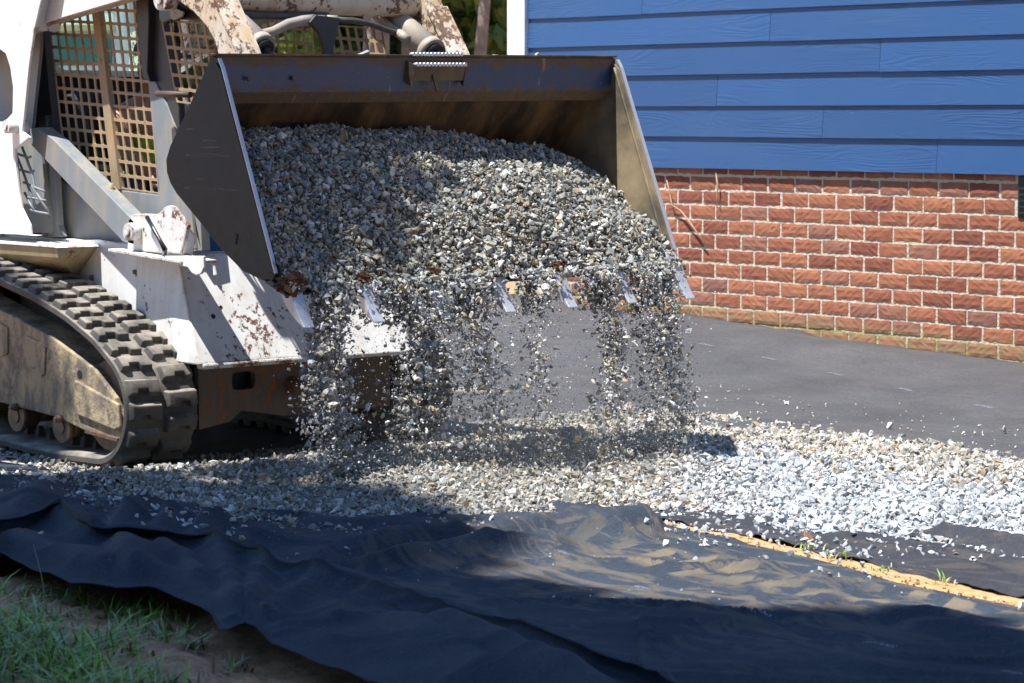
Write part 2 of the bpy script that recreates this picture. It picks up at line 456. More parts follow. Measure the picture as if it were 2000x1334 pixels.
def m_grass():
    s = NT('grass_blades')
    at = s.n('ShaderNodeVertexColor', layer_name='Col')
    return s.out(at.outputs[0], 0.5, 0, None, **{'Subsurface Weight': 0.0})
M['grass'] = m_grass()
def m_leaf(name, c0, c1):
    s = NT(name)
    at = s.n('ShaderNodeVertexColor', layer_name='Col')
    c = s.mix(at.outputs[0], c0, c1)
    s.out(c, 0.55)
    tr = s.n('ShaderNodeBsdfTranslucent'); s.L(s.mix(1.0, c, (1.5, 1.6, 0.7), 'MULTIPLY'), tr.inputs[0])
    mx = s.n('ShaderNodeMixShader'); mx.inputs[0].default_value = 0.3
    s.L(s.b.outputs[0], mx.inputs[1]); s.L(tr.outputs[0], mx.inputs[2])
    s.L(mx.outputs[0], s.t.nodes['Material Output'].inputs[0])
    return s.m
M['leaf_a'] = m_leaf('broad_leaves', (0.05, 0.10, 0.018), (0.17, 0.23, 0.045))
M['leaf_b'] = m_leaf('pine_needles', (0.028, 0.065, 0.024), (0.085, 0.14, 0.04))
M['bark'] = m_plain('tree_bark', (0.20, 0.16, 0.13), 0.9, 0, 0.4, 12, 0.7, 0.02)

def m_siding():
    s = NT('blue_fibre_cement_siding')
    oi = s.n('ShaderNodeObjectInfo')
    off = s.n('ShaderNodeCombineXYZ'); s.L(s.math('MULTIPLY', oi.outputs['Random'], 37.0), off.inputs[0]); s.L(s.math('MULTIPLY', oi.outputs['Random'], 11.0), off.inputs[2])
    v = s.mapping((1.1, 1, 9.0), loc=off.outputs[0])
    base = s.noise(1.0, 2, 0.4, v, 0.6)
    rings = s.math('SINE', s.math('MULTIPLY', base, 85.0))
    fine = s.noise(3.0, 4, 0.6, s.mapping((2.0, 1, 60.0)))
    hgt = s.math('MULTIPLY', s.math('ADD', rings, s.math('MULTIPLY', fine, 0.5)), s.ramp(s.noise(1.3, 2, 0.5, s.mapping((1.5, 1, 4), loc=off.outputs[0])), [(0.42, 0.06), (0.62, 1.0)]))
    c = s.mix(s.noise(2.0, 4), (0.022, 0.074, 0.195), (0.029, 0.092, 0.230))
    c = s.mix(1.0, c, s.ramp(oi.outputs['Random'], [(0.0, 0.90), (1.0, 1.10)]), 'MULTIPLY')
    c = s.mix(s.math('MULTIPLY', s.ramp(s.noise(1.4, 5, 0.6, s.mapping((1, 1, 2.5))), [(0.5, 0.0), (0.75, 0.30)]), 1.0), c, (0.055, 0.105, 0.19))
    c = s.mix(s.ramp(s.noise(70, 2), [(0.76, 0.0), (0.78, 0.35)]), c, (0.3, 0.35, 0.45))
    return s.out(c, 0.45, 0, s.bump(hgt, 0.30, 0.0020))
M['siding'] = m_siding()
M['trim'] = m_plain('white_trim_paint', (0.82, 0.83, 0.84), 0.45, 0, 0.03)
def m_brick():
    s = NT('red_rockface_brick')
    oi = s.n('ShaderNodeObjectInfo')
    off = s.n('ShaderNodeCombineXYZ'); s.L(s.math('MULTIPLY', oi.outputs['Random'], 53.0), off.inputs[0])
    c = s.ramp(oi.outputs['Random'], [(0.0, (0.23, 0.070, 0.040)), (0.25, (0.30, 0.098, 0.052)), (0.55, (0.36, 0.128, 0.064)), (0.85, (0.42, 0.160, 0.080)), (1.0, (0.26, 0.115, 0.080))])
    v = s.mapping((1, 1, 1), loc=off.outputs[0])
    nn = s.noise(18, 6, 0.65, v)
    c = s.mix(1.0, c, s.ramp(nn, [(0.25, 0.70), (0.75, 1.22)]), 'MULTIPLY')
    patch = s.ramp(s.noise(5.5, 2, 0.5, v), [(0.685, 0.0), (0.70, 0.8)])
    c = s.mix(patch, c, (0.22, 0.18, 0.19))
    g = s.n('ShaderNodeNewGeometry'); sx = s.n('ShaderNodeSeparateXYZ'); s.L(g.outputs['Position'], sx.inputs[0])
    zz = s.math('ADD', sx.outputs[2], s.math('MULTIPLY', sx.outputs[0], 0.035))
    mo = s.math('MULTIPLY', s.ramp(zz, [(0.10, 1.0), (0.17, 0.8), (0.215, 0.0)]), s.ramp(s.noise(11, 4, 0.6, v), [(0.35, 0.25), (0.6, 0.95)]))
    c = s.mix(mo, c, (0.29, 0.20, 0.10))
    c = s.mix(s.math('MULTIPLY', s.ramp(s.noise(2.2, 5, 0.65), [(0.52, 0.0), (0.74, 0.28)]), 1.0), c, (0.52, 0.38, 0.29))
    return s.out(c, 0.9, 0, s.bump(nn, 0.4, 0.006))
M['brick'] = m_brick()
def m_mortar():
    s = NT('sandy_mortar')
    g = s.n('ShaderNodeNewGeometry'); sx = s.n('ShaderNodeSeparateXYZ'); s.L(g.outputs['Position'], sx.inputs[0])
    nn = s.noise(60, 5)
    c = s.mix(nn, (0.52, 0.43, 0.31), (0.72, 0.63, 0.49))
    zz = s.math('ADD', sx.outputs[2], s.math('MULTIPLY', sx.outputs[0], 0.035))
    c = s.mix(s.math('MULTIPLY', s.ramp(zz, [(0.12, 0.9), (0.21, 0.0)]), s.ramp(s.noise(9, 3), [(0.4, 0.2), (0.6, 1.0)])), c, (0.28, 0.30, 0.06))
    return s.out(c, 0.95, 0, s.bump(nn, 0.8, 0.01))
M['mortar'] = m_mortar()
M['vent'] = m_plain('black_vent', (0.02, 0.025, 0.025), 0.5)
M['roof'] = m_plain('dark_shingle_roof', (0.07, 0.07, 0.075), 0.9, 0, 0.3)
M['jeans'] = m_plain('blue_denim', (0.05, 0.13, 0.30), 0.8, 0, 0.25, 60)
M['vest'] = m_plain('yellow_safety_vest', (0.42, 0.62, 0.03), 0.6, 0, 0.1)
M['orange'] = m_plain('orange_band', (0.75, 0.22, 0.03), 0.5, 0, 0.1)
M['skin'] = m_plain('skin', (0.50, 0.27, 0.18), 0.5, 0, 0.08)
M['shirt'] = m_plain('grey_shirt', (0.12, 0.12, 0.13), 0.8)
M['cap'] = m_plain('dark_cap', (0.05, 0.055, 0.06), 0.7)
def m_glass(name, tint):
    s = NT(name)
    return s.out(tint, 0.04, 0, None, **{'Transmission Weight': 1.0, 'IOR': 1.01})
M['glass'] = m_glass('green_tinted_glass', (0.55, 0.85, 0.80))
M['van'] = m_plain('white_van_paint', (0.80, 0.81, 0.82), 0.3, 0, 0.03)
M['van_glass'] = m_plain('van_window_glass', (0.05, 0.12, 0.12), 0.08, 0.0, 0.1)
M['twig'] = m_plain('dry_twig', (0.45, 0.28, 0.18), 0.8)
M['stone_orange'] = m_plain('orange_brown_stone', (0.42, 0.20, 0.10), 0.9, 0, 0.3, 60, 0.5)

# ------------------------------------------------------------------ the ground
def g(x, y):
    """height of the compacted ground"""
    x = np.asarray(x, float); y = np.asarray(y, float)
    wallz = np.clip(0.105 - 0.04 * x, 0.05, 0.26) + 0.0 * y
    z = sstep(2.6, 5.1, y) * (wallz - 0.02)
    z = z - 0.05 * sstep(-0.2, 1.2, x) * sstep(0.4, 1.4, y) * (1 - sstep(2.0, 3.2, y))
    z = z - 0.05 * (1 - sstep(-0.15, 0.25, x)) * sstep(-0.35, 0.05, y) * (1 - sstep(2.2, 3.0, y))
    return z
# edges of the laid cloths and the gravel, as seen from the camera, carried onto the ground
GRAVEL_TOP = np.array([(-400, 790), (560, 790), (700, 735), (945, 735), (1100, 768), (1330, 793), (1500, 818), (1700, 840), (1850, 857), (2000, 885), (2400, 960)], float)
GRAVEL_BOT = np.array([(-400, 880), (0, 915), (100, 940), (190, 962), (290, 985), (345, 1008), (440, 1032), (560, 1037), (800, 1034), (1000, 1028), (1110, 1002), (1180, 1000), (1270, 998), (1400, 1003), (1500, 1012), (1620, 1042), (1800, 1058), (1900, 1066), (2000, 1071), (2400, 1110)], float)
NEAR_BOT = np.array([(-500, 900), (-200, 1010), (0, 1090), (60, 1120), (140, 1150), (230, 1170), (290, 1168), (330, 1180), (380, 1200), (412, 1216), (428, 1250), (450, 1258), (478, 1242), (500, 1250), (530, 1280), (600, 1300), (690, 1332), (900, 1395), (1400, 1500), (2500, 1620)], float)
NEAR_TOP = np.array([(-500, 850), (-200, 880), (0, 905), (190, 950), (345, 995), (440, 1020), (800, 1020), (1000, 1012), (1080, 1000), (1110, 996), (1180, 1003), (1270, 1000), (1283, 1020), (1340, 1037), (1430, 1051), (1462, 1066), (1530, 1081), (1650, 1111), (1750, 1142), (1880, 1168), (2000, 1192), (2500, 1300)], float)
STRIP_BOT = np.array([(1180, 998), (1290, 1014), (1345, 1030), (1400, 1041), (1440, 1043), (1470, 1052), (1520, 1068), (1580, 1080), (1640, 1097), (1700, 1106), (1760, 1124), (1800, 1133), (1860, 1147), (1900, 1156), (2000, 1179), (2500, 1285)], float)
STRIP_TOP = np.array([(1180, 985), (1400, 985), (1620, 990), (2000, 1000), (2500, 1020)], float)
def interp(tab, px): return np.interp(px, tab[:, 0], tab[:, 1])

def soil_h(x, y):
    z = g(x, y) - 0.012
    lump = (fbm(x * 7, y * 7, 3, 4) - 0.5) * 0.05 + (fbm(x * 30, y * 30, 5, 3) - 0.5) * 0.016
    px, py = projv(np.stack([x.ravel(), y.ravel(), z.ravel()], 1))
    d = (py - interp(NEAR_BOT, px)).reshape(x.shape)
    near = (y.reshape(x.shape) < 0.8) & (x > 0.2)
    k = np.where(near, sstep(-60, 40, d), 0)            # bare soil in front of the cloth
    cov = np.where(near, 1 - k, 1.0)
    z = z + lump * (0.15 + 0.85 * k)
    trench = np.where(near, sstep(-130, -10, d) * (1 - sstep(25, 110, d)), 0)
    z = z - 0.045 * trench + np.where(near, 0.02 * sstep(60, 220, d), 0)
    gap = np.where((x > 1.2) & (y < 3) & (y > -1), 1.0, 0.0) * (sstep(1275, 1300, px) * sstep(-22, -2, interp(NEAR_TOP, px) - py) * sstep(-26, -6, py - interp(STRIP_BOT, px))).reshape(x.shape)
    z = z + 0.020 * gap
    return z
ax = np.concatenate([[-160, -90, -50, -30, -18, -10, -6, -4, -3], np.arange(-2, 1.0, 0.09), np.arange(1.0, 5.2, 0.026), [5.4, 6, 7, 9, 13, 20, 40, 90, 160]])
ay = np.concatenate([[-160, -90, -40, -20, -12, -8, -6, -4.5, -3.6], np.arange(-3.2, 1.4, 0.026), np.arange(1.45, 5.4, 0.1), [5.8, 7, 9, 12, 18, 30, 60, 110, 160]])
GX, GY = np.meshgrid(ax, ay, indexing='ij')
GZ = soil_h(GX, GY)
nx, ny = len(ax), len(ay)
ii, jj = np.meshgrid(np.arange(nx - 1), np.arange(ny - 1), indexing='ij')
q = (ii * ny + jj).ravel()
me = raw_mesh('ground', np.stack([GX.ravel(), GY.ravel(), GZ.ravel()], 1), np.stack([q, q + ny, q + ny + 1, q + 1], 1), True)
ground = link('ground', me, M['soil'])
tag(ground, 'bare sandy red soil in front of and between the black cloths', kind='structure')

# ------------------------------------------------------------------ laid geotextile
def ridge_field(x, y, ridges):
    z = np.zeros_like(x)
    for pts, h, wn_, wf in ridges:
        P = np.array([onZ(p[0], p[1], h * 0.9)[:2] for p in pts])
        best = np.full(x.shape, 1e9); side = np.zeros_like(x); along = np.zeros_like(x)
        segl = np.linalg.norm(np.diff(P, axis=0), axis=1); tot = segl.sum(); acc = 0
        for i in range(len(P) - 1):
            a = P[i]; d = P[i + 1] - a; L2 = (d ** 2).sum()
            t = np.clip(((x - a[0]) * d[0] + (y - a[1]) * d[1]) / L2, 0, 1)
            ex = x - a[0] - t * d[0]; ey = y - a[1] - t * d[1]
            dd = np.hypot(ex, ey); m = dd < best
            best = np.where(m, dd, best)
            dep = ex * DEPTH[0] + ey * DEPTH[1]        # >0 : farther than the crest
            side = np.where(m, dep, side)
            along = np.where(m, (acc + t * segl[i]) / tot, along)
            acc += segl[i]
        w = np.where(side > 0, wf, wn_)
        f = np.exp(-((np.sqrt(best ** 2 + (0.35 * w) ** 2) - 0.35 * w) / w) ** 1.35) * (0.25 + 0.75 * sstep(0, 0.14, along) * (1 - sstep(0.86, 1.0, along)))
        z = np.maximum(z, h * f) + 0.25 * np.minimum(z, h * f)
    return z
RIM = np.array([(-500, 1090), (-260, 1064), (0, 1032), (60, 1014), (100, 1004), (120, 1004), (138, 1022), (152, 1036), (180, 1046), (215, 1049), (245, 1050), (300, 1052), (360, 1057), (400, 1062), (440, 1076), (480, 1087), (560, 1108), (620, 1116), (680, 1124), (740, 1142), (800, 1166), (950, 1212), (1100, 1262), (1300, 1340), (1500, 1420)], float)
NEAR_RIDGES = [
    ([(470, 1096), (600, 1088), (800, 1082), (1000, 1058), (1170, 1044)], 0.06, 0.06, 0.04),
    ([(560, 1082), (700, 1060), (850, 1046), (1000, 1028), (1125, 1010)], 0.065, 0.05, 0.04),
    ([(190, 1040), (228, 1012), (262, 985), (295, 968)], 0.058, 0.040, 0.026),
    ([(20, 1000), (70, 965), (100, 935)], 0.05, 0.07, 0.05),
    ([(290, 1045), (322, 1012), (350, 988)], 0.048, 0.045, 0.026),
    ([(350, 1062), (372, 1036), (400, 1014), (466, 1006)], 0.072, 0.042, 0.026),
    ([(420, 1070), (470, 1052), (560, 1045)], 0.04, 0.05, 0.04),
    ([(1105, 1000), (1150, 1012), (1200, 1012), (1278, 998)], 0.085, 0.06, 0.04),
    ([(1130, 1042), (1210, 1030), (1282, 1012)], 0.035, 0.06, 0.04),
    ([(620, 1120), (760, 1128), (900, 1170), (1060, 1215), (1250, 1290)], 0.045, 0.05, 0.05),
    ([(1640, 1132), (1740, 1152), (1860, 1176), (2100, 1222)], 0.032, 0.03, 0.03),
    ([(1380, 1090), (1450, 1096), (1520, 1112)], 0.02, 0.04, 0.04),
    ([(1440, 1120), (1540, 1135), (1640, 1160)], 0.02, 0.04, 0.04),
    ([(1560, 1160), (1700, 1190), (1850, 1215), (2000, 1250)], 0.022, 0.05, 0.05),
]
FLAP_RIDGES = [
    ([(228, 1052), (255, 1095), (310, 1140), (352, 1168)], 0.066, 0.04, 0.07),
    ([(405, 1066), (440, 1130), (470, 1205)], 0.039, 0.035, 0.035),
    ([(520, 1100), (498, 1160), (482, 1220)], 0.035, 0.035, 0.03),
    ([(650, 1135), (550, 1190), (490, 1228)], 0.031, 0.04, 0.035),
    ([(800, 1200), (640, 1228), (510, 1240)], 0.027, 0.04, 0.04),
    ([(300, 1080), (360, 1110), (400, 1150)], 0.047, 0.035, 0.04),
    ([(10, 1050), (80, 1078), (160, 1098), (230, 1128)], 0.039, 0.05, 0.05),
    ([(110, 1020), (140, 1050), (200, 1072)], 0.039, 0.03, 0.05),
    ([(820, 1220), (960, 1262), (1100, 1320), (1250, 1390)], 0.066, 0.06, 0.035),
    ([(620, 1180), (760, 1225), (900, 1290), (1000, 1350)], 0.043, 0.06, 0.05),
]
def near_extra(x, y):
    z = 0.012 + ridge_field(x, y, NEAR_RIDGES)
    u = 0.82 * x + 0.57 * y; v = -0.57 * x + 0.82 * y
    z = z + (fbm(u * 1.6, v * 5, 21, 2) - 0.5) * 0.034 + (fbm(u * 6, v * 13, 31, 2) - 0.5) * 0.009
    z = z + 0.020 * (1 - np.abs(2 * fbm(u * 1.7, v * 4.6, 55, 2) - 1)) ** 7 + 0.0035 * (1 - np.abs(2 * fbm(u * 9.0, v * 12.0, 58, 2) - 1)) ** 8
    return z
STRIP_RIDGES = [
    ([(1580, 1030), (1700, 1040), (1850, 1062), (2000, 1086), (2200, 1120)], 0.035, 0.05, 0.04),
    ([(1640, 1052), (1750, 1068), (1850, 1090), (1960, 1112)], 0.025, 0.04, 0.04),
    ([(1800, 996), (1900, 1012), (2000, 1030), (2200, 1060)], 0.055, 0.035, 0.03),
    ([(1900, 1040), (2050, 1056), (2200, 1075)], 0.045, 0.03, 0.03)]
def strip_extra(x, y):
    z = 0.010 + ridge_field(x, y, STRIP_RIDGES)
    u = 0.82 * x + 0.57 * y; v = -0.57 * x + 0.82 * y
    return z + (fbm(u * 2.2, v * 7, 77, 3) - 0.5) * 0.018

def sheet(name, top, bot, px0, px1, n, m, extra, mat, edge_lift=None, tpow=1.0, damp=None):
    pxs = np.linspace(px0, px1, n); t = np.linspace(0, 1, m) ** tpow
    T = interp(top, pxs); B = interp(bot, pxs)
    wob = (fbm(pxs / 23.0, pxs * 0, 91, 3) - 0.5) * 7
    PX = np.repeat(pxs[:, None], m, 1); PY = T[:, None] * (1 - t)[None] + (B + wob)[:, None] * t[None]
    P = onZv(PX.ravel(), PY.ravel(), 0.0)
    x, y = P[:, 0], P[:, 1]
    z = g(x, y) + extra(x, y)
    if damp is not None:
        z = g(x, y) + 0.004 + (z - g(x, y) - 0.004) * damp(PX.ravel(), np.repeat(t[None], n, 0).ravel())
    if edge_lift is not None: z = z + edge_lift(PX.ravel(), np.repeat(t[None], n, 0).ravel())
    ii, jj = np.meshgrid(np.arange(n - 1), np.arange(m - 1), indexing='ij'); q = (ii * m + jj).ravel()
    me = raw_mesh(name, np.stack([x, y, z], 1), np.stack([q, q + m, q + m + 1, q + 1], 1), True)
    o = link(name, me, mat)
    md = o.modifiers.new('thickness', 'SOLIDIFY'); md.thickness = 0.003; md.offset = -1
    return o
BASE_BOT = NEAR_BOT.copy(); _b = np.arange(-480, 1201, 40.0)
BASE_BOT = np.concatenate([np.stack([_b, interp(RIM, _b) + 60], 1), NEAR_BOT[NEAR_BOT[:, 0] >= 1400]])
near = sheet('geotextile_sheet', NEAR_TOP, BASE_BOT, -480, 2450, 600, 170, near_extra, M['fabric_near'],
             None,
             damp=lambda px, t: (0.05 + 0.95 * np.where(px < 1250, sstep(0.25, 0.55, 1 - t), sstep(0, 0.2, 1 - t))) * (1 - sstep(1284, 1300, px) * (1 - sstep(0.0, 0.16, t))))
tag(near, 'large black geotextile sheet with sunlit tan dust spread below the gravel', 'fabric', 'sheets of black geotextile')
# the same kind of cloth folded back over itself along a rolled rim
def flap_extra(x, y):
    z = ridge_field(x, y, FLAP_RIDGES)
    u = 0.82 * x + 0.57 * y; v = -0.57 * x + 0.82 * y
    return z + 0.006 + (fbm(u * 1.6, v * 5, 121, 2)) * 0.030 + 0.014 * (1 - np.abs(2 * fbm(u * 1.9, v * 4.2, 155, 2) - 1)) ** 7 + (fbm(u * 9, v * 13, 131, 2) - 0.5) * 0.006
nF, mF = 480, 130
pxs = np.linspace(-480, 1380, nF); tF = np.linspace(0, 1, mF)
Tt = interp(RIM, pxs); Bt = interp(NEAR_BOT, pxs) + (fbm(pxs / 23.0, pxs * 0, 91, 3) - 0.5) * 7
PXf = np.repeat(pxs[:, None], mF, 1).ravel(); PYf = (Tt[:, None] * (1 - tF)[None] + Bt[:, None] * tF[None]).ravel(); TTf = np.repeat(tF[None], nF, 0).ravel()
rise = 0.070 * np.exp(-(TTf / 0.20) ** 1.4)
Pf = onZv(PXf, PYf, rise); xf, yf = Pf[:, 0], Pf[:, 1]
dampf = (0.10 + 0.90 * sstep(0.0, 0.20, 1 - TTf)) * (0.35 + 0.65 * sstep(0, 0.10, TTf))
zf = g(xf, yf) + 0.010 + rise + flap_extra(xf, yf) * dampf + 0.020 * np.exp(-((1 - TTf) / 0.05) ** 2) * np.clip(fbm(PXf / 70, PXf * 0, 8, 2) * 1.8 - 0.4, 0, 1.2)
Vf = np.stack([xf, yf, zf], 1).reshape(nF, mF, 3)
roll = []                                                        # the rounded back of the rim, down to the cloth below
for k in range(6, 0, -1):
    a = k / 6 * math.pi * 0.62; rr_ = np.maximum(Vf[:, 0, 2] * 0.5, 0.01)[:, None]
    roll.append(Vf[:, 0, :] + DEPTH[None] * (rr_ * math.sin(a)) + np.array([[0, 0, 1.0]]) * (-(1 - math.cos(a)) * rr_ * 1.1))
Vf = np.concatenate([np.stack(roll, 1), Vf], 1); mF += 6
q = (np.arange(nF - 1)[:, None] * mF + np.arange(mF - 1)[None]).ravel()
flap = link('geotextile_sheet', raw_mesh('geotextile_sheet', Vf.reshape(-1, 3), np.stack([q, q + mF, q + mF + 1, q + 1], 1), True), M['fabric_near'])
md = flap.modifiers.new('thickness', 'SOLIDIFY'); md.thickness = 0.003; md.offset = -1
tag(flap, 'shaded black cloth layer folded over beside the grass, its curled edge above bare soil', 'fabric', 'sheets of black geotextile')
strip = sheet('geotextile_sheet', STRIP_TOP, STRIP_BOT, 1182, 2450, 420, 60, strip_extra, M['fabric_strip'], damp=lambda px, t: 0.3 + 0.7 * sstep(0, 0.25, 1 - t), edge_lift=
              lambda px, t: 0.016 * np.exp(-((1 - t) / 0.10) ** 2) * np.clip(fbm(px / 38, px * 0, 14, 2) * 2 - 0.5, 0.1, 1.2))
tag(strip, 'black geotextile strip with a frayed wavy edge between white gravel and orange sand', 'fabric', 'sheets of black geotextile')
# the cloth that runs from the gravel up to the brick wall
xs = np.linspace(-7.0, 4.5, 260); ts = np.linspace(0, 1, 90)
X = np.repeat(xs[:, None], 90, 1); Y = 1.7 + (5.165 - 1.7) * np.repeat(ts[None], 260, 0)
Z = g(X, Y) + 0.004 + (fbm(X * 1.2, Y * 3.0, 51, 3) - 0.5) * 0.03 * sstep(0, 0.3, ts)[None] \
    + 0.035 * np.exp(-((1 - ts) / 0.035) ** 2)[None] * np.clip(fbm(X[:, :1] * 2.1, X[:, :1] * 0, 61, 3) * 2.2 - 0.7, 0, 1.3)
Z = Z + 0.05 * np.exp(-((Y - 4.75 + 0.06 * X) / 0.16) ** 2) * sstep(-1.9, -1.2, X) * (1 - sstep(-0.6, 0.2, X)) * 0.7
Z = Z + 0.010 * (1 - np.abs(2 * fbm(X * 0.9 + 3, Y * 3.5, 66, 3) - 1)) ** 10 * sstep(0, 0.25, ts)[None]
q = (np.arange(259)[:, None] * 90 + np.arange(89)[None]).ravel()
me = raw_mesh('geotextile_sheet', np.stack([X.ravel(), Y.ravel(), Z.ravel()], 1), np.stack([q, q + 90, q + 91, q + 1], 1), True)
wallcloth = link('geotextile_sheet', me, M['fabric_wall'])
md = wallcloth.modifiers.new('thickness', 'SOLIDIFY'); md.thickness = 0.003; md.offset = -1
tag(wallcloth, 'smooth grey sunlit geotextile sheet running from the gravel to the brick wall', 'fabric', 'sheets of black geotextile')

def lettering(text, pa, pb, z0, size, zfun, parent, flip=False):
    """faint printed word lying on a cloth between two sight points"""
    a = onZ(pa[0], pa[1], z0); b = onZ(pb[0], pb[1], z0)
    cu = bpy.data.curves.new('printed_word', 'FONT'); cu.body = text; cu.size = size; cu.resolution_u = 2
    t = bpy.data.objects.new('printed_word', cu); COL.objects.link(t)
    dg = bpy.context.evaluated_depsgraph_get(); dg.update()
    me = bpy.data.meshes.new_from_object(t.evaluated_get(dg))
    bpy.data.objects.remove(t)
    bm = bmesh.new(); bm.from_mesh(me)
    bmesh.ops.triangulate(bm, faces=bm.faces[:]); bmesh.ops.subdivide_edges(bm, edges=bm.edges[:], cuts=1)
    d = (b - a)[:2]; d /= np.linalg.norm(d); nrm = np.array([-d[1], d[0]])
    for v in bm.verts:
        p = a[:2] + d * v.co.x + nrm * v.co.y
        v.co = (p[0], p[1], float(zfun(np.array([p[0]]), np.array([p[1]]))[0]))
    bm.to_mesh(me); bm.free()
    o = link('printed_word', me, M['print'], parent); return o
zn = lambda x, y: g(x, y) + near_extra(x, y) + 0.0035
for w, pa, pb in [('EYRNS', (1952, 1308), (2040, 1334)), ('SEYRNS', (1683, 1248), (1778, 1268)), ('SEYRNS', (1445, 1194), (1520, 1207)),
                  ('SEYRNS', (1232, 1142), (1302, 1154)), ('SEH', (1088, 1088), (1108, 1098)), ('SEH', (930, 1047), (946, 1053))]:
    lettering(w, pa, pb, 0.02, 0.030, zn, near)
def zw(x, y):
    return g(x, y) + 0.0095 + (fbm(x * 1.2, y * 3.0, 51, 3) - 0.5) * 0.03 * sstep(0, 0.3, (y - 1.7) / 3.465)
for pa, pb in [((1484, 728), (1530, 735)), ((1614, 747), (1662, 755)), ((1752, 769), (1804, 777)), ((1900, 792), (1955, 800)), ((1363, 710), (1403, 716))]:
    lettering('SEYRNS', pa, pb, 0.03, 0.035, zw, wallcloth)

# ------------------------------------------------------------------ gravel
def stone_variants(n, k, seed):
    rr = np.random.default_rng(seed); out = []
    for i in range(n):
        p = rr.normal(size=(k, 3)); p /= np.linalg.norm(p, axis=1)[:, None]
        p *= (0.80 + 0.25 * rr.random((k, 1)))
        bm = bmesh.new(); vs = [bm.verts.new(q) for q in p]
        bmesh.ops.convex_hull(bm, input=vs)
        for v in [v for v in bm.verts if not v.link_faces]: bm.verts.remove(v)
        bmesh.ops.triangulate(bm, faces=bm.faces[:])
        bm.verts.index_update()
        out.append((np.array([v.co[:] for v in bm.verts]), np.array([[v.index for v in f.verts] for f in bm.faces])))
        bm.free()
    return out
STONES = stone_variants(16, 11, 5)
def rand_rot(n, rng, flat=0.0):
    qn = rng.normal(size=(n, 4)); qn /= np.linalg.norm(qn, axis=1)[:, None]
    w, x, y, z = qn.T
    return np.stack([np.stack([1 - 2 * (y * y + z * z), 2 * (x * y - z * w), 2 * (x * z + y * w)], 1),
                     np.stack([2 * (x * y + z * w), 1 - 2 * (x * x + z * z), 2 * (y * z - x * w)], 1),
                     np.stack([2 * (x * z - y * w), 2 * (y * z + x * w), 1 - 2 * (x * x + y * y)], 1)], 1)
def stone_mesh(name, P, S, C, rng, extra=None):
    """one mesh of many stones: centres P, sizes S (radius), colours C"""
    n = len(P); var = rng.integers(0, len(STONES), n)
    R = rand_rot(n, rng)
    sc = S[:, None] * (np.array([[1.25, 0.95, 0.68]]) + rng.normal(0, 0.14, (n, 3))).clip(0.4, 1.7)
    Vs, Fs, Cs = [], [], []; off = 0
    for k, (v, f) in enumerate(STONES):
        idx = np.nonzero(var == k)[0]
        if len(idx) == 0: continue
        vv = np.einsum('nij,nkj->nki', R[idx], v[None] * sc[idx][:, None, :]) + P[idx][:, None, :]
        Vs.append(vv.reshape(-1, 3))
        Fs.append((f[None] + (np.arange(len(idx)) * len(v))[:, None, None] + off).reshape(-1, 3))
        Cs.append(np.repeat(C[idx], len(v), 0)); off += len(idx) * len(v)
    if extra is not None:
        Vs.append(extra[0]); Fs.append(extra[1] + off); Cs.append(extra[2])
    return raw_mesh(name, np.concatenate(Vs), np.concatenate(Fs), False, np.concatenate(Cs))
PAL_GREY = np.array([(0.30, 0.31, 0.30), (0.24, 0.25, 0.24), (0.36, 0.35, 0.31), (0.19, 0.20, 0.195), (0.42, 0.42, 0.40), (0.33, 0.28, 0.20), (0.27, 0.28, 0.28), (0.55, 0.56, 0.56), (0.15, 0.16, 0.16)])
PAL_WHITE = np.array([(0.52, 0.54, 0.56), (0.44, 0.47, 0.50), (0.62, 0.63, 0.64), (0.36, 0.39, 0.41), (0.48, 0.46, 0.43), (0.28, 0.30, 0.31)])
PAL_TAN = np.array([(0.44, 0.40, 0.32), (0.52, 0.47, 0.38), (0.36, 0.33, 0.27), (0.60, 0.58, 0.53), (0.66, 0.65, 0.63), (0.40, 0.31, 0.20), (0.33, 0.32, 0.29)])
def pick(pal, n, rng, jit=0.07):
    return pal[rng.integers(0, len(pal), n)] * (1 + rng.normal(0, jit, (n, 1)))

def bed_h(x, y):
    """gravel thickness over the ground"""
    z = (0.022 + (fbm(x * 2.2, y * 2.2, 41, 3) - 0.5) * 0.03) * (0.4 + 0.6 * sstep(-0.3, 0.2, x))
    for cx, cy, h, r in [(1.05, 0.25, 0.05, 0.30), (1.05, 0.62, 0.06, 0.33), (1.08, 0.98, 0.04, 0.28), (1.10, 1.45, 0.05, 0.28), (1.10, 1.72, 0.06, 0.24), (0.3, -0.25, 0.02, 0.4)]:
        z = z + h * np.exp(-((x - cx) ** 2 + (y - cy) ** 2) / r ** 2)
    return z
def in_bed(x, y, jit=0.0, rng=None):
    px, py = projv(np.stack([x, y, g(x, y) + 0.03], 1))
    e = 0 if rng is None else rng.normal(0, 1, len(x))
    n1 = (fbm(x * 5, y * 5, 71, 3) - 0.5) * 34
    top = interp(GRAVEL_TOP, px) + n1 * 0.45 - np.abs(e) * 2.0; bot = interp(GRAVEL_BOT, px) + n1 + e * 6
    return (px > -260) & (px < 2260) & (py > top) & (py < bot), px, py
rng = np.random.default_rng(3)
NC = 192000
cx = rng.uniform(-2.6, 4.3, NC); cy = rng.uniform(-1.3, 3.9, NC)
ok, px, py = in_bed(cx, cy, rng=rng)
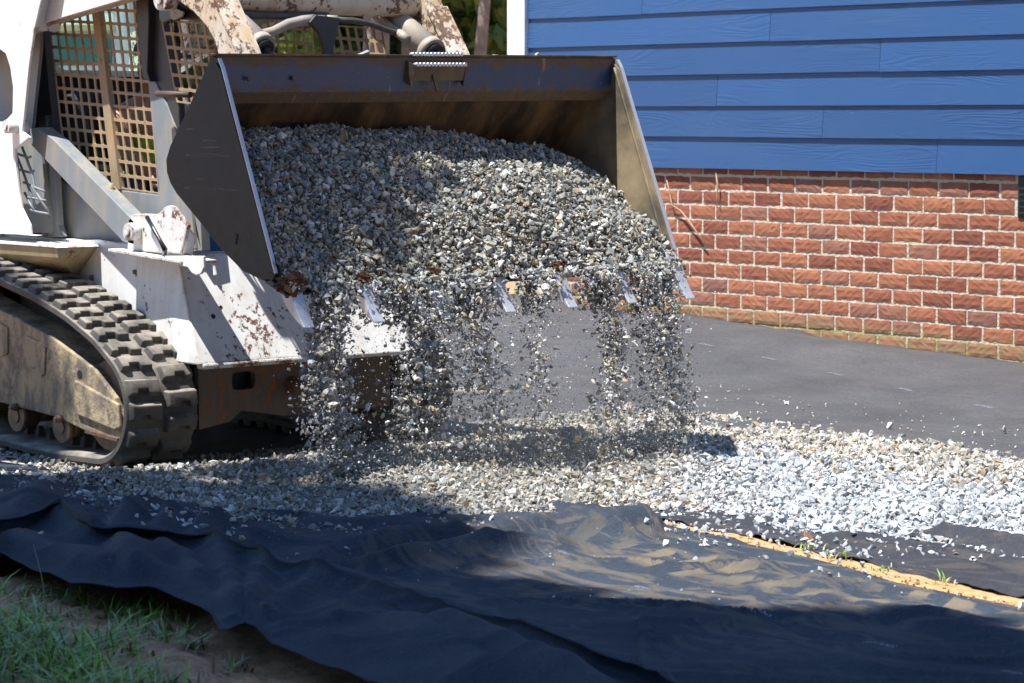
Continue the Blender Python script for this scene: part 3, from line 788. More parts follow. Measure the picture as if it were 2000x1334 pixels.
# nothing is seen of the stones under the belly of the machine
hid = (cx < -0.45) & (cy > 0.55)
ok &= ~hid
cx, cy, px, py = cx[ok], cy[ok], px[ok], py[ok]
keep = rng.random(len(cx)) < np.where((px > -40) & (px < 2040), 1.0, 0.35)
cx, cy, px, py = cx[keep], cy[keep], px[keep], py[keep]
n = len(cx)
S = np.clip(rng.lognormal(0, 0.50, n) * (0.0058 + 0.0022 * sstep(1150, 1650, px)), 0.0025, 0.019)
topd = py - interp(GRAVEL_TOP, px); botd = interp(GRAVEL_BOT, px) - py
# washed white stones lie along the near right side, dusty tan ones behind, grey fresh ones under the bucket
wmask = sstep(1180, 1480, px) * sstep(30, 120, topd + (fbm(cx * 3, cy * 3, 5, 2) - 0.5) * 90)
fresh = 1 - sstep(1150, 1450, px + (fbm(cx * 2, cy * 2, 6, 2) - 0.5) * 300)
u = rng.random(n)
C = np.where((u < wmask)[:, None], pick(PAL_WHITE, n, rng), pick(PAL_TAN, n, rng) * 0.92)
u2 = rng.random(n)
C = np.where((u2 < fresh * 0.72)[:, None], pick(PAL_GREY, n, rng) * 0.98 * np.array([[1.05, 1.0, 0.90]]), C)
cz = g(cx, cy) + bed_h(cx, cy) * np.clip(np.minimum(topd, botd * 0.8) / 30, 0.12, 1) + S * (0.1 + 0.7 * rng.random(n))
# solid bed under the loose top stones
gx = np.arange(-2.6, 4.3, 0.03); gy = np.arange(-1.3, 3.9, 0.03)
BX, BY = np.meshgrid(gx, gy, indexing='ij'); okb, bpx, bpy_ = in_bed(BX.ravel(), BY.ravel())
inner = okb & ((interp(GRAVEL_BOT, bpx) - bpy_) > 26) & ((bpy_ - interp(GRAVEL_TOP, bpx)) > 10)
BZ = g(BX.ravel(), BY.ravel()) + bed_h(BX.ravel(), BY.ravel()) + (fbm(BX.ravel() * 60, BY.ravel() * 60, 12, 2) - 0.5) * 0.012 - 0.004
nbx, nby = len(gx), len(gy)
qi = (np.arange(nbx - 1)[:, None] * nby + np.arange(nby - 1)[None]).ravel()
qs = qi[inner[qi] & inner[qi + 1] & inner[qi + nby] & inner[qi + nby + 1]]
EF = np.concatenate([np.stack([qs, qs + nby, qs + nby + 1], 1), np.stack([qs, qs + nby + 1, qs + 1], 1)])
used = np.unique(EF); remap = np.full(nbx * nby, -1); remap[used] = np.arange(len(used))
EV = np.stack([BX.ravel(), BY.ravel(), BZ], 1)[used]
EC = np.full((len(used), 3), 0.20) * np.array([[1.0, 0.95, 0.85]])
print('bed stones', n)
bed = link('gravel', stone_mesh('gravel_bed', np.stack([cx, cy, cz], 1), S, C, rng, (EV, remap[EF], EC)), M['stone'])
tag(bed, 'bed of crushed grey and white gravel spread over the cloth', 'gravel', kind='stuff')

# ------------------------------------------------------------------ the house
WALL_Y = 5.2
X0, X1 = -3.72, 1.35                # corner of the house and how far the wall is carried past the frame
house = empty('house', (X0, WALL_Y, 0))
tag(house, 'house with blue lap siding above a red brick base and a white corner board', 'house')
core = MB().box(((X0 + 7.0) / 2, WALL_Y + 3.03, 1.55), (7.0 - X0 - 0.02, 6.0, 3.3)).build('wall_core', M['mortar'], house)
roof = MB().prism([(X0 - 0.4, 3.2), (7.4, 3.2), (7.4, 3.3), (X0 - 0.4, 3.3)], WALL_Y - 0.25, WALL_Y + 6.4).build('roof', M['roof'], house)
found = MB().box(((X0 + 7.0) / 2, WALL_Y + 0.0125, 0.46), (7.0 - X0, 0.02, 1.30)).build('foundation', M['mortar'], house)
# rock-faced bricks: a few shapes, shared
BL, BH, CP, CH = 0.1815, 0.0650, 0.196, 0.0803
bricks = []
for k in range(6):
    rr = random.Random(40 + k); bm = bmesh.new()
    NXb, NZb = 9, 5; fv = {}
    for i in range(NXb):
        for j in range(NZb):
            edge = i in (0, NXb - 1) or j in (0, NZb - 1)
            dy = -0.001 * rr.random() if edge else -0.0015 - 0.0028 * rr.random()
            xx = (i / (NXb - 1) - 0.5) * BL; zz = (j / (NZb - 1) - 0.5) * BH
            if edge: xx += rr.uniform(-0.0016, 0.0016); zz += rr.uniform(-0.003, 0.003)
            fv[i, j] = bm.verts.new((xx, dy, zz))
    for i in range(NXb - 1):
        for j in range(NZb - 1): bm.faces.new((fv[i, j], fv[i + 1, j], fv[i + 1, j + 1], fv[i, j + 1]))
    ring = [fv[i, 0] for i in range(NXb)] + [fv[NXb - 1, j] for j in range(1, NZb)] + [fv[i, NZb - 1] for i in range(NXb - 2, -1, -1)] + [fv[0, j] for j in range(NZb - 2, 0, -1)]
    back = [bm.verts.new((v.co.x, 0.012, v.co.z)) for v in ring]
    for i in range(len(ring)): bm.faces.new((ring[i], back[i], back[(i + 1) % len(ring)], ring[(i + 1) % len(ring)]))
    bmesh.ops.recalc_face_normals(bm, faces=bm.faces[:])
    me = bpy.data.meshes.new('brick'); bm.to_mesh(me); bm.free(); me.materials.append(M['brick']); bricks.append(me)
nb = 0
VENT = (0.03, 0.20, 0.80, 1.02)
for r in range(-1, 12):
    zc = 0.9796 - CH * (r + 0.5)
    ph = -2.242 + (0 if r % 2 == 0 else CP / 2) + CP / 2
    for k in range(-9, 20):
        xc = ph + CP * k + random.uniform(-0.002, 0.002)
        if xc < X0 + 0.08 or xc > X1: continue
        if zc < 0.04: continue
        if VENT[0] + 0.02 < xc < VENT[1] and VENT[2] - 0.02 < zc < VENT[3]: continue
        # nothing is seen of the bricks behind the bucket and the load
        pxb, pyb = projv(np.array([[xc, WALL_Y, zc]])); 
        if pxb[0] < 1270 and pyb[0] < 480: continue
        o = bpy.data.objects.new('brick', bricks[random.randrange(6)]); COL.objects.link(o)
        o.parent = found; o.location = (xc, WALL_Y + random.uniform(-0.0015, 0.0015), zc)
        if random.random() < 0.5: o.scale = (-1, 1, 1)
        nb += 1
print('bricks', nb)
v = MB().box((0.115, WALL_Y - 0.004, 0.91), (0.17, 0.012, 0.205), bev=0.004).build('foundation_vent', M['vent'], house)
for k in range(6): MB().box((0.115, WALL_Y - 0.014, 0.83 + 0.03 * k), (0.15, 0.008, 0.006)).build('vent_slat', M['vent'], v)
# lap siding: each board a piece
EXP = 0.1718; Z0 = 1.019; seams = {0: [-3.2, -0.466, 2.2], 1: [-1.236, 2.4], 2: [-2.012, 1.6], 3: [-0.848, 2.8], 4: [-1.62, 2.0], 5: [-2.6, 0.6], 6: [-1.0, 2.2], 7: [-1.9, 1.4]}
for r in range(12):
    z0 = Z0 + EXP * r
    cuts = [X0 + 0.155] + sorted(seams.get(r, [-2.0 + 0.6 * (r % 4), 1.8])) + [4.6]
    cuts = [c for c in cuts if c >= X0 + 0.155]
    for a, b in zip(cuts[:-1], cuts[1:]):
        dz = random.uniform(-0.0022, 0.0022); dy = random.uniform(-0.0012, 0.0012)
        yb = WALL_Y - 0.034 + dy; yt = WALL_Y - 0.019
        a2, b2 = a + 0.0012, b - 0.0012
        sag = random.uniform(-0.002, 0.002)
        zb = z0 + dz
        m_ = MB()
        n_ = 12; bot_f = []; top_f = []; bot_b = []; top_b = []
        for i in range(n_ + 1):
            x = a2 + (b2 - a2) * i / n_; w = sag * math.sin(math.pi * i / n_)
            bot_f.append(m_.bm.verts.new((x, yb + w * 0.6, zb + w))); top_f.append(m_.bm.verts.new((x, yt, zb + EXP + 0.028)))
            bot_b.append(m_.bm.verts.new((x, yb + 0.011, zb + w))); top_b.append(m_.bm.verts.new((x, yt + 0.009, zb + EXP + 0.028)))
        for i in range(n_):
            for q4 in ((bot_f, top_f), (top_f, top_b), (top_b, bot_b), (bot_b, bot_f)):
                m_.bm.faces.new((q4[0][i], q4[0][i + 1], q4[1][i + 1], q4[1][i]))
        m_.bm.faces.new((bot_f[0], top_f[0], top_b[0], bot_b[0])); m_.bm.faces.new((bot_f[-1], bot_b[-1], top_b[-1], top_f[-1]))
        m_.build('siding_board', M['siding'], house)
MB().box((X0 + 0.075, WALL_Y - 0.030, 2.1), (0.155, 0.045, 2.2), bev=0.003).build('corner_board', M['trim'], house)
MB().box((X0 - 0.012, WALL_Y + 0.06, 2.1), (0.022, 0.17, 2.2), bev=0.003).build('corner_board', M['trim'], house)

# a dry vine on the brick and weeds at its foot
tw = MB()
pts = [onY(p[0], p[1], 5.178) for p in [(1302, 352), (1308, 375), (1312, 400), (1330, 412), (1350, 438), (1378, 478)]]
tw.tube([tuple(p) for p in pts], [0.003, 0.004, 0.004, 0.0045, 0.005, 0.004], 6)
pts = [onY(p[0], p[1], 5.176) for p in [(1398, 338), (1402, 362), (1400, 385), (1404, 398)]]
tw.tube([tuple(p) for p in pts], [0.002, 0.006, 0.004, 0.001], 6)
t = tw.build('dry_vine', M['twig']); tag(t, 'thin dry pinkish vine stem clinging to the brick beside the bucket', 'vine')

# ------------------------------------------------------------------ the tracked loader
LO = Vector((-0.7, 0.93, 0.0))
loader = empty('track_loader', LO)
tag(loader, 'worn white compact track loader with caged cab tipping its toothed bucket', 'loader')
YM = 1.86                            # y of a mirrored point is YM - y
def mirror(o, name=None, parent=None):
    me = o.data.copy()
    bm = bmesh.new(); bm.from_mesh(me)
    for v in bm.verts: v.co.y = YM - v.co.y
    bmesh.ops.reverse_faces(bm, faces=bm.faces[:]); bm.to_mesh(me); bm.free()
    c = o.copy(); c.data = me; COL.objects.link(c)
    if parent is not None: c.parent = parent
    return c

# --- tracks: a rubber belt with lugs round a frame with rollers
def track_path():
    P = []
    fc = np.array((-0.405, 0.198)); R = 0.212                      # front idler
    rc = np.array((-1.62, 0.52)); R2 = 0.215                        # rear sprocket
    P += [(-1.30, -0.012), (-1.1, -0.004), (-0.9, -0.016), (-0.70, -0.022), (-0.55, -0.016)]
    for a in np.linspace(-95, 62, 22):
        P.append((fc[0] + R * math.cos(math.radians(a)), fc[1] + R * math.sin(math.radians(a))))
    sag = [(-0.42, 0.455), (-0.62, 0.535), (-0.85, 0.600), (-1.1, 0.650), (-1.35, 0.70)]
    P += sag
    for a in np.linspace(75, 225, 16):
        P.append((rc[0] + R2 * math.cos(math.radians(a)), rc[1] + R2 * math.sin(math.radians(a))))
    P += [(-1.66, 0.20), (-1.50, 0.06)]
    return np.array(P)
PATH = track_path()
# resample and round the loop
def resample(P, n):
    Q = np.vstack([P, P[:1]]); d = np.concatenate([[0], np.cumsum(np.linalg.norm(np.diff(Q, axis=0), axis=1))])
    s = np.linspace(0, d[-1], n, endpoint=False)
    return np.stack([np.interp(s, d, Q[:, 0]), np.interp(s, d, Q[:, 1])], 1), d[-1]
TP, TL = resample(PATH, 320)
for _ in range(10): TP = 0.25 * np.roll(TP, 1, 0) + 0.5 * TP + 0.25 * np.roll(TP, -1, 0)
TP, TL = resample(TP, 320)
tan = np.roll(TP, -1, 0) - np.roll(TP, 1, 0); tan /= np.linalg.norm(tan, axis=1)[:, None]
nor = np.stack([tan[:, 1], -tan[:, 0]], 1)                       # outward
TY0, TY1 = 0.13, 0.45
ysec = [(TY0, 0.006, -0.012), (TY0 + 0.012, 0.010, -0.022), (TY0 + 0.15, 0.010, -0.024), (TY0 + 0.16, 0.010, -0.024), (TY0 + 0.17, 0.010, -0.024), (TY1 - 0.012, 0.010, -0.022), (TY1, 0.006, -0.012)]
bm = bmesh.new(); n = len(TP); ro = []; ri = []
for i in range(n):
    ro.append([bm.verts.new((TP[i, 0] + nor[i, 0] * a, y, TP[i, 1] + nor[i, 1] * a)) for y, a, b in ysec])
    ri.append([bm.verts.new((TP[i, 0] + nor[i, 0] * b, y, TP[i, 1] + nor[i, 1] * b)) for y, a, b in ysec])
for i in range(n):
    j = (i + 1) % n
    for k in range(len(ysec) - 1):
        bm.faces.new((ro[i][k], ro[j][k], ro[j][k + 1], ro[i][k + 1])).smooth = True
        bm.faces.new((ri[i][k], ri[i][k + 1], ri[j][k + 1], ri[j][k])).smooth = True
    bm.faces.new((ro[i][0], ri[i][0], ri[j][0], ro[j][0])); bm.faces.new((ro[i][-1], ro[j][-1], ri[j][-1], ri[i][-1]))
bmesh.ops.recalc_face_normals(bm, faces=bm.faces[:])
me = bpy.data.meshes.new('track'); bm.to_mesh(me); bm.free()
track = link('track', me, M['rubber'], loader)
# a tread lug: wide block with a notch in its trailing edge, sloped walls
def lug_mesh(flip):
    bm = bmesh.new()
    o = [(-0.036, -0.070), (0.033, -0.070), (0.036, 0.072), (-0.033, 0.072), (-0.034, 0.040), (-0.010, 0.034), (-0.010, -0.012), (-0.035, -0.018)]
    if flip: o = [(a, -b) for a, b in o][::-1]
    lo = [bm.verts.new((a * 1.06, b * 1.0, -0.008)) for a, b in o]
    cxy = (sum(a for a, b in o) / len(o), sum(b for a, b in o) / len(o))
    hi = [bm.verts.new((cxy[0] + (a - cxy[0]) * 0.80, cxy[1] + (b - cxy[1]) * 0.92, 0.026)) for a, b in o]
    for i in range(len(o)): bm.faces.new((lo[i], lo[(i + 1) % len(o)], hi[(i + 1) % len(o)], hi[i]))
    f = bm.faces.new(hi)
    bmesh.ops.recalc_face_normals(bm, faces=bm.faces[:])
    es = [e for e in bm.edges if len(e.link_faces) == 2]
    bmesh.ops.bevel(bm, geom=es, offset=0.006, segments=3, affect='EDGES', profile=0.5)
    me = bpy.data.meshes.new('lug'); bm.to_mesh(me); bm.free(); me.materials.append(M['rubber']); me.shade_smooth(); return me
LUGA, LUGB = lug_mesh(False), lug_mesh(True)
def place_lugs(trk, y0):
    NL = int(TL / 0.094)
    for side in (0, 1):
        for k in range(NL):
            s = ((k + 0.5 * side) / NL) * n
            i = int(s) % n
            o = bpy.data.objects.new('lug', (LUGA, LUGB)[side]); COL.objects.link(o); o.parent = trk
            t3 = Vector((tan[i, 0], 0, tan[i, 1])); n3 = Vector((nor[i, 0], 0, nor[i, 1])); b3 = n3.cross(t3)
            Mx = Matrix((t3, b3, n3)).transposed().to_4x4()
            p = Vector((TP[i, 0] + nor[i, 0] * 0.010, y0 + (0.080 if side == 0 else 0.240), TP[i, 1] + nor[i, 1] * 0.010))
            o.matrix_local = Matrix.Translation(p) @ Mx
place_lugs(track, TY0)
# inside guide teeth seen over the lower run
for k in range(9):
    x = -1.15 + 0.085 * k
    MB().hull([(x - 0.016, 0.27, 0.0), (x + 0.016, 0.27, 0.0), (x - 0.016, 0.31, 0.0), (x + 0.016, 0.31, 0.0), (x - 0.006, 0.28, 0.058), (x + 0.006, 0.28, 0.058), (x - 0.006, 0.30, 0.058), (x + 0.006, 0.30, 0.058)]).build('guide_tooth', M['rubber'], track)
ftrack = track.copy(); COL.objects.link(ftrack)
ftrack.location = track.location + Vector((0, YM - TY0 - TY1, 0))
place_lugs(ftrack, TY0)
# frame
fy = 0.165
fp = xz([(-260, 500), (-120, 540), (0, 605), (100, 658), (185, 722), (224, 778), (233, 825), (236, 850), (229, 862), (166, 842), (110, 815), (0, 786), (-120, 765), (-260, 740)], fy)
frame = MB().prism(fp, fy, 0.30, 0.006, 2).build('track_frame', M['trackframe'], loader)
for pl in ([(-30, 612), (14, 640), (14, 690), (4, 696), (-30, 680)], [(50, 655), (84, 672), (88, 678), (86, 730), (80, 735), (50, 718)]):
    MB().prism(xz(pl, fy - 0.008), fy - 0.008, fy + 0.004, 0.002).build('cover_plate', M['trackframe'], frame)
guard = MB().prism(xz([(144, 742), (230, 790), (233, 835), (222, 840), (150, 810), (143, 790)], fy - 0.014), fy - 0.014, fy + 0.004, 0.006, 3).build('mud_guard', M['trackframe'], frame)
MB().prism(xz([(165, 838), (229, 856), (229, 864), (165, 846)], fy - 0.02), fy - 0.02, fy + 0.004, 0.002).build('lower_rail', M['rust_dark'], frame)
c = onY(156, 731, fy); MB().cyl((c[0], fy - 0.002, c[2]), (c[0], fy + 0.02, c[2]), 0.017).build('frame_hole', M['dark'], frame)
for pxr, pyr in ((29, 795), (116, 818), (-90, 780)):
    c = onY(pxr, pyr, fy - 0.01); b_ = MB().cyl((c[0], fy - 0.025, c[2]), (c[0], fy + 0.005, c[2]), 0.016, n=6).cyl((c[0], fy - 0.034, c[2]), (c[0], fy - 0.02, c[2]), 0.009, n=10)
    b_.build('bolt', M['roller'], frame)
for pxr, pyr in ((42, 812), (130, 833), (-75, 795)):
    c = onY(pxr, pyr, 0.20)
    r_ = MB()
    for y0, y1, r0 in ((0.175, 0.20, 0.062), (0.20, 0.26, 0.045), (0.26, 0.34, 0.03), (0.34, 0.40, 0.062)): r_.cyl((c[0], y0, c[2]), (c[0], y1, c[2]), r0, n=24)
    r_.cyl((c[0], 0.170, c[2]), (c[0], 0.176, c[2]), 0.026, n=16)
    r_.build('roller', M['roller'], frame)
idl = MB()
for y0, y1 in ((0.20, 0.24), (0.34, 0.38)): idl.cyl((-0.405, y0, 0.198), (-0.405, y1, 0.198), 0.175, n=28)
idl.cyl((-0.405, 0.2, 0.198), (-0.405, 0.42, 0.198), 0.06); idl.build('idler_wheel', M['roller'], frame)
MB().cyl((-1.62, 0.22, 0.52), (-1.62, 0.36, 0.52), 0.18, n=24).build('sprocket', M['roller'], frame)

ff = frame.copy(); COL.objects.link(ff); ff.location = frame.location + Vector((0, YM - TY0 - TY1, 0))
for ch in list(frame.children):
    c_ = ch.copy(); COL.objects.link(c_); c_.parent = ff
MB().box((-1.75, 0.93, 0.36), (0.5, 1.0, 0.5)).build('rear_chassis', M['dark'], loader)

# --- body
SPY = 0.47
sp_out = xz([(-260, 470), (-60, 470), (140, 470), (192, 468), (225, 474), (243, 486), (262, 498), (300, 505), (362, 508)], SPY) + [(-0.30, 0.36), (-0.36, 0.30), (-1.0, 0.28), (-2.2, 0.28)]
def circ(px_, py_, r, y, n=8, sx=1.0):
    c = onY(px_, py_, y); return [(c[0] + r * sx * math.cos(2 * math.pi * k / n), c[2] + r * math.sin(2 * math.pi * k / n)) for k in range(n)][::-1]
holes = [circ(a, b, r, SPY, 8, 0.75) for a, b, r in [(141, 504, 0.010), (204, 508, 0.005), (222, 500, 0.005), (181, 545, 0.010), (182, 560, 0.010), (266, 535, 0.011), (288, 550, 0.005), (172, 587, 0.004), (214, 590, 0.005), (269, 628, 0.012), (308, 637, 0.012), (367, 685, 0.005)]]
side = MB().prism(sp_out, SPY, SPY + 0.010, holes=holes).build('side_panel', M['white'], loader)
MB().box((-1.3, SPY + 0.02, 0.55), (1.7, 0.012, 0.5)).build('panel_backing', M['dark'], loader)
for a, b in ((141, 500), (181, 541), (182, 556), (266, 531)):
    c = onY(a, b, SPY); MB().cyl((c[0], SPY - 0.012, c[2]), (c[0], SPY + 0.002, c[2]), 0.010, n=6).build('panel_bolt', M['roller'], side)
# small hatch low on the panel
MB().prism(xz([(183, 602), (232, 606), (245, 640), (240, 660), (195, 640)], SPY - 0.006), SPY - 0.006, SPY + 0.004, 0.003).build('access_cover', M['cab_grey'], side)
mirror(side)
# ledge over the track with a sloping underside
lz0 = onY(0, 462, 0.25)[2]
led = MB().prism([(-2.2, 0.800), (-0.895, 0.792), (-0.880, 0.784), (-2.2, 0.786)], 0.262, 0.50, 0.002)
ledge = led.build('track_ledge', M['white'], loader)
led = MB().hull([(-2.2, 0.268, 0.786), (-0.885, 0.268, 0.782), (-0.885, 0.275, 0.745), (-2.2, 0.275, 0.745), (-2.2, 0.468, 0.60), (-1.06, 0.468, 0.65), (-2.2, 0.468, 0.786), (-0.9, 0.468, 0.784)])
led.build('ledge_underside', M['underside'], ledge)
MB().prism([(-2.2, 0.815), (-0.60, 0.800), (-0.46, 0.775), (-0.46, 0.765), (-0.7, 0.780), (-2.2, 0.790)], 0.472, 0.56, 0.004).build('body_shoulder', M['white'], loader)
# front housing: sloping nose plate with worn lower edge
hx = [(-0.105, 0.400, 0.362), (-0.105, YM - 0.400, 0.362), (-0.315, 0.455, 0.772), (-0.315, YM - 0.455, 0.772), (-0.60, 0.455, 0.772), (-0.60, YM - 0.455, 0.772), (-0.60, 0.440, 0.362), (-0.60, YM - 0.440, 0.362)]
nose = MB().hull(hx, 0.006).build('nose_plate', M['white_worn'], loader)
MB().box((-0.125, 0.93, 0.356), (0.05, 1.02, 0.022), bev=0.008).build('nose_lip', M['white_worn'], nose)
nn_ = Vector((0.89, 0, 0.456))
for a, b, r in ((416, 618, 0.010), (436, 600, 0.007)):
    t_ = onX(a, b, -0.278 if b < 600 else -0.196); xs_ = -0.105 - 0.21 * (t_[2] - 0.362) / 0.41
    c_ = Vector((xs_, t_[1], t_[2])); MB().cyl(c_ - nn_ * 0.012, c_ + nn_ * 0.0015, r, n=14).build('nose_hole', M['dark'], nose)
MB().box(tuple(onX(417, 520, -0.262)), (0.012, 0.012, 0.075), Matrix.Rotation(-0.33, 3, 'Y'), 0.003).build('weld_rib', M['white'], nose)
# bumper plate with an oval slot, below the nose
bum = MB()
bp = [(0.46, 0.345), (1.40, 0.345), (1.40, 0.13), (0.86, 0.13), (0.66, 0.165), (0.60, 0.125), (0.46, 0.105)]
slot = []
sc_ = onX(473, 743, -0.2)
for k in range(16):
    a = 2 * math.pi * k / 16
    slot.append((sc_[1] + 0.056 * np.sign(math.cos(a)) * abs(math.cos(a)) ** 0.5, sc_[2] + 0.036 * np.sign(math.sin(a)) * abs(math.sin(a)) ** 0.5))
bum.prism(bp, 0, 0.03, holes=[slot])
bum.map(lambda c: Vector((-0.19 - c.y, c.x, c.z)))
bumper = bum.build('bumper_plate', M['rust_dark'], loader)
c = onX(583, 752, -0.15); MB().cyl((-0.25, c[1], c[2]), (-0.10, c[1], c[2]), 0.036, 0.030, 14).build('tow_peg', M['rust_dark'], bumper)
MB().box((-0.95, 0.93, 0.36), (1.40, 0.90, 0.46)).build('belly', M['dark'], loader)

# --- uprights at the back and lift arms
UY = 0.30
up_poly = [(-120, -120), (100, -120), (80, 0), (66, 60), (56, 130), (47, 222), (43, 257), (58, 268), (29, 291), (31, 327), (37, 376), (42, 407), (58, 440), (60, 459), (-120, 452), (-120, 232), (8, 238), (24, 221), (25, 170), (19, 130), (11, 105), (0, 97), (-50, 95), (-120, 110)]
upr = MB().prism(xz(up_poly, UY), UY, UY + 0.012, 0.003).build('upright', M['white'], loader)
MB().prism(xz([(-140, -120), (88, -120), (76, 0), (62, 60), (70, 60), (84, 0), (96, -120)], UY + 0.02)[:3] + xz([(62, 60), (60, 0), (-140, 0)], UY + 0.02), UY + 0.013, UY + 0.15).build('upright_web', M['white'], upr)
inner = MB().prism(xz([(-140, 0), (80, 20), (78, 100), (62, 250), (70, 262), (80, 300), (98, 415), (100, 455), (62, 455), (45, 405), (34, 300), (20, 250), (-140, 250)], 0.44), 0.44, 0.455).build('upright_inner', M['cab_grey'], upr)
c = onY(22, 247, UY - 0.02); MB().cyl((c[0], UY - 0.045, c[2]), (c[0], UY + 0.05, c[2]), 0.028, n=20).cyl((c[0], UY - 0.052, c[2]), (c[0], UY - 0.04, c[2]), 0.014, n=14).build('pivot_pin', M['white_worn'], upr)
net = MB()
for ln in [[(34, 300), (55, 308), (60, 306)], [(36, 331), (58, 337), (66, 334)], [(46, 356), (66, 365), (88, 374)], [(52, 385), (70, 388), (90, 392)], [(60, 410), (74, 414), (96, 418)],
           [(32, 303), (45, 335), (57, 370), (70, 405)], [(43, 287), (52, 310), (63, 340), (68, 370), (84, 400)], [(62, 362), (80, 390), (94, 412)], [(48, 376), (60, 400), (68, 412)]]:
    net.tube([tuple(onY(p[0], p[1], 0.35)) for p in ln], 0.0055, 6)
net.build('torn_net', M['cab_grey'], upr)
arm_poly = [(-2.0, 1.42), (-1.6, 1.56), (-1.10, 1.676), (-0.56, 1.746), (-0.30, 1.785), (-0.19, 1.775), (-0.107, 1.735), (-0.01, 1.692), (0.073, 1.636), (0.122, 1.585), (0.152, 1.522), (0.19, 1.40), (0.20, 1.34), (0.34, 1.30), (0.36, 1.36), (0.255, 1.548), (0.128, 1.728), (0.06, 1.88), (-0.10, 1.95), (-0.60, 1.91), (-1.10, 1.84), (-2.0, 1.68)]
SH = -0.07
arm_poly = [(a + SH, b) for a, b in arm_poly]
arm = MB().prism(arm_poly, 0.375, 0.465, 0.006).build('lift_arm', M['arm'], loader)
MB().prism([(a + SH, b) for a, b in [(0.128, 1.732), (0.257, 1.551), (0.362, 1.362), (0.374, 1.366), (0.268, 1.558), (0.139, 1.740)]], 0.368, 0.475, 0.002).build('arm_front_plate', M['arm'], arm)
wpl = MB().prism([(-2.0, 1.424), (-1.6, 1.564), (-1.10, 1.680), (-0.56, 1.750), (-0.40, 1.774), (-0.45, 1.925), (-1.10, 1.835), (-2.0, 1.675)], 0.367, 0.376, 0.002).build('arm_cover_plate', M['white'], arm)
c = onY(319, -3, 0.35); MB().cyl((c[0], 0.335, c[2]), (c[0], 0.39, c[2]), 0.045, n=24).cyl((c[0], 0.325, c[2]), (c[0], 0.34, c[2]), 0.022, n=16).build('arm_pin', M['white_worn'], arm)
arm2 = mirror(arm)
for ch in list(arm.children): mirror(ch, parent=arm2)
MB().cyl((-0.03, 0.46, 1.748), (-0.03, YM - 0.46, 1.748), 0.054, n=28).build('arm_crossbar', M['arm'], loader)
# hydraulic lines under the arm
ln = MB()
for dz, dy in ((0.0, 0.03), (-0.016, 0.042), (-0.008, 0.016)):
    ln.tube([tuple(onY(p[0], p[1], 0.40 + dy) + np.array([0, 0, dz])) for p in [(68, 55), (85, 50), (105, 40), (160, 20), (215, 5), (260, -14)]], 0.0085, 8)
ln.cyl(tuple(onY(66, 52, 0.40)), tuple(onY(84, 46, 0.40)), 0.017, n=6).cyl(tuple(onY(92, 46, 0.39)), tuple(onY(99, 42, 0.39)), 0.015, n=6)
ln.build('hydraulic_line', M['cylinder'], loader)
# tilt cylinders
def tilt(y):
    b = Vector((0.15, y, 1.560)); a = b + Vector((-0.36, 0, 0.205)); d = (b - a).normalized()
    m_ = MB().cyl(a, b, 0.050, n=28).cyl(b - d * 0.02, b + d * 0.012, 0.055, n=28).cyl(a, a + d * 0.16, 0.056, n=24)
    o = m_.build('tilt_cylinder', M['cylinder'], loader)
    MB().cyl(b + d * 0.010, b + d * 0.026, 0.040, n=20).build('gland', M['dark'], o)
    MB().cyl(b, b + d * 0.24, 0.019, n=20).build('rod', M['chrome'], o)
    f_ = MB().tube([a + d * 0.10 + Vector((0, -0.06, 0.01)), a + d * 0.22 + Vector((0, -0.066, 0.0)), a + d * 0.30 + Vector((0, -0.062, 0))], 0.012, 8)
    f_.cyl(a + d * 0.27 + Vector((0, -0.064, 0)), a + d * 0.33 + Vector((0, -0.058, 0)), 0.018, n=6).build('hose_fitting', M['cylinder'], o)
tilt(0.52); tilt(1.34)
h1 = MB().tube([tuple(onX(p[0], p[1], 0.02)) for p in [(470, 58), (485, 66), (500, 69), (530, 62), (560, 47), (590, 40), (612, 38)]], 0.021, 12).build('hydraulic_hose', M['cylinder'], loader)
h2 = MB().tube([tuple(onX(p[0], p[1], 0.02)) for p in [(650, 38), (690, 40), (725, 47), (755, 58), (775, 64), (782, 66)]], 0.013, 10).build('hydraulic_hose', M['hose'], loader)
h3 = MB().tube([tuple(onX(p[0], p[1], 0.0)) for p in [(462, 26), (500, 30), (560, 31), (610, 30), (640, 32)]], 0.015, 10).build('hydraulic_hose', M['hose'], loader)
ft = MB()
for a, b in ((612, 632), (636, 656)): ft.cyl(tuple(onX(a, 38, 0.02)), tuple(onX(b, 39, 0.02)), 0.020, n=6)
ft.build('hose_coupling', M['cylinder'], loader)

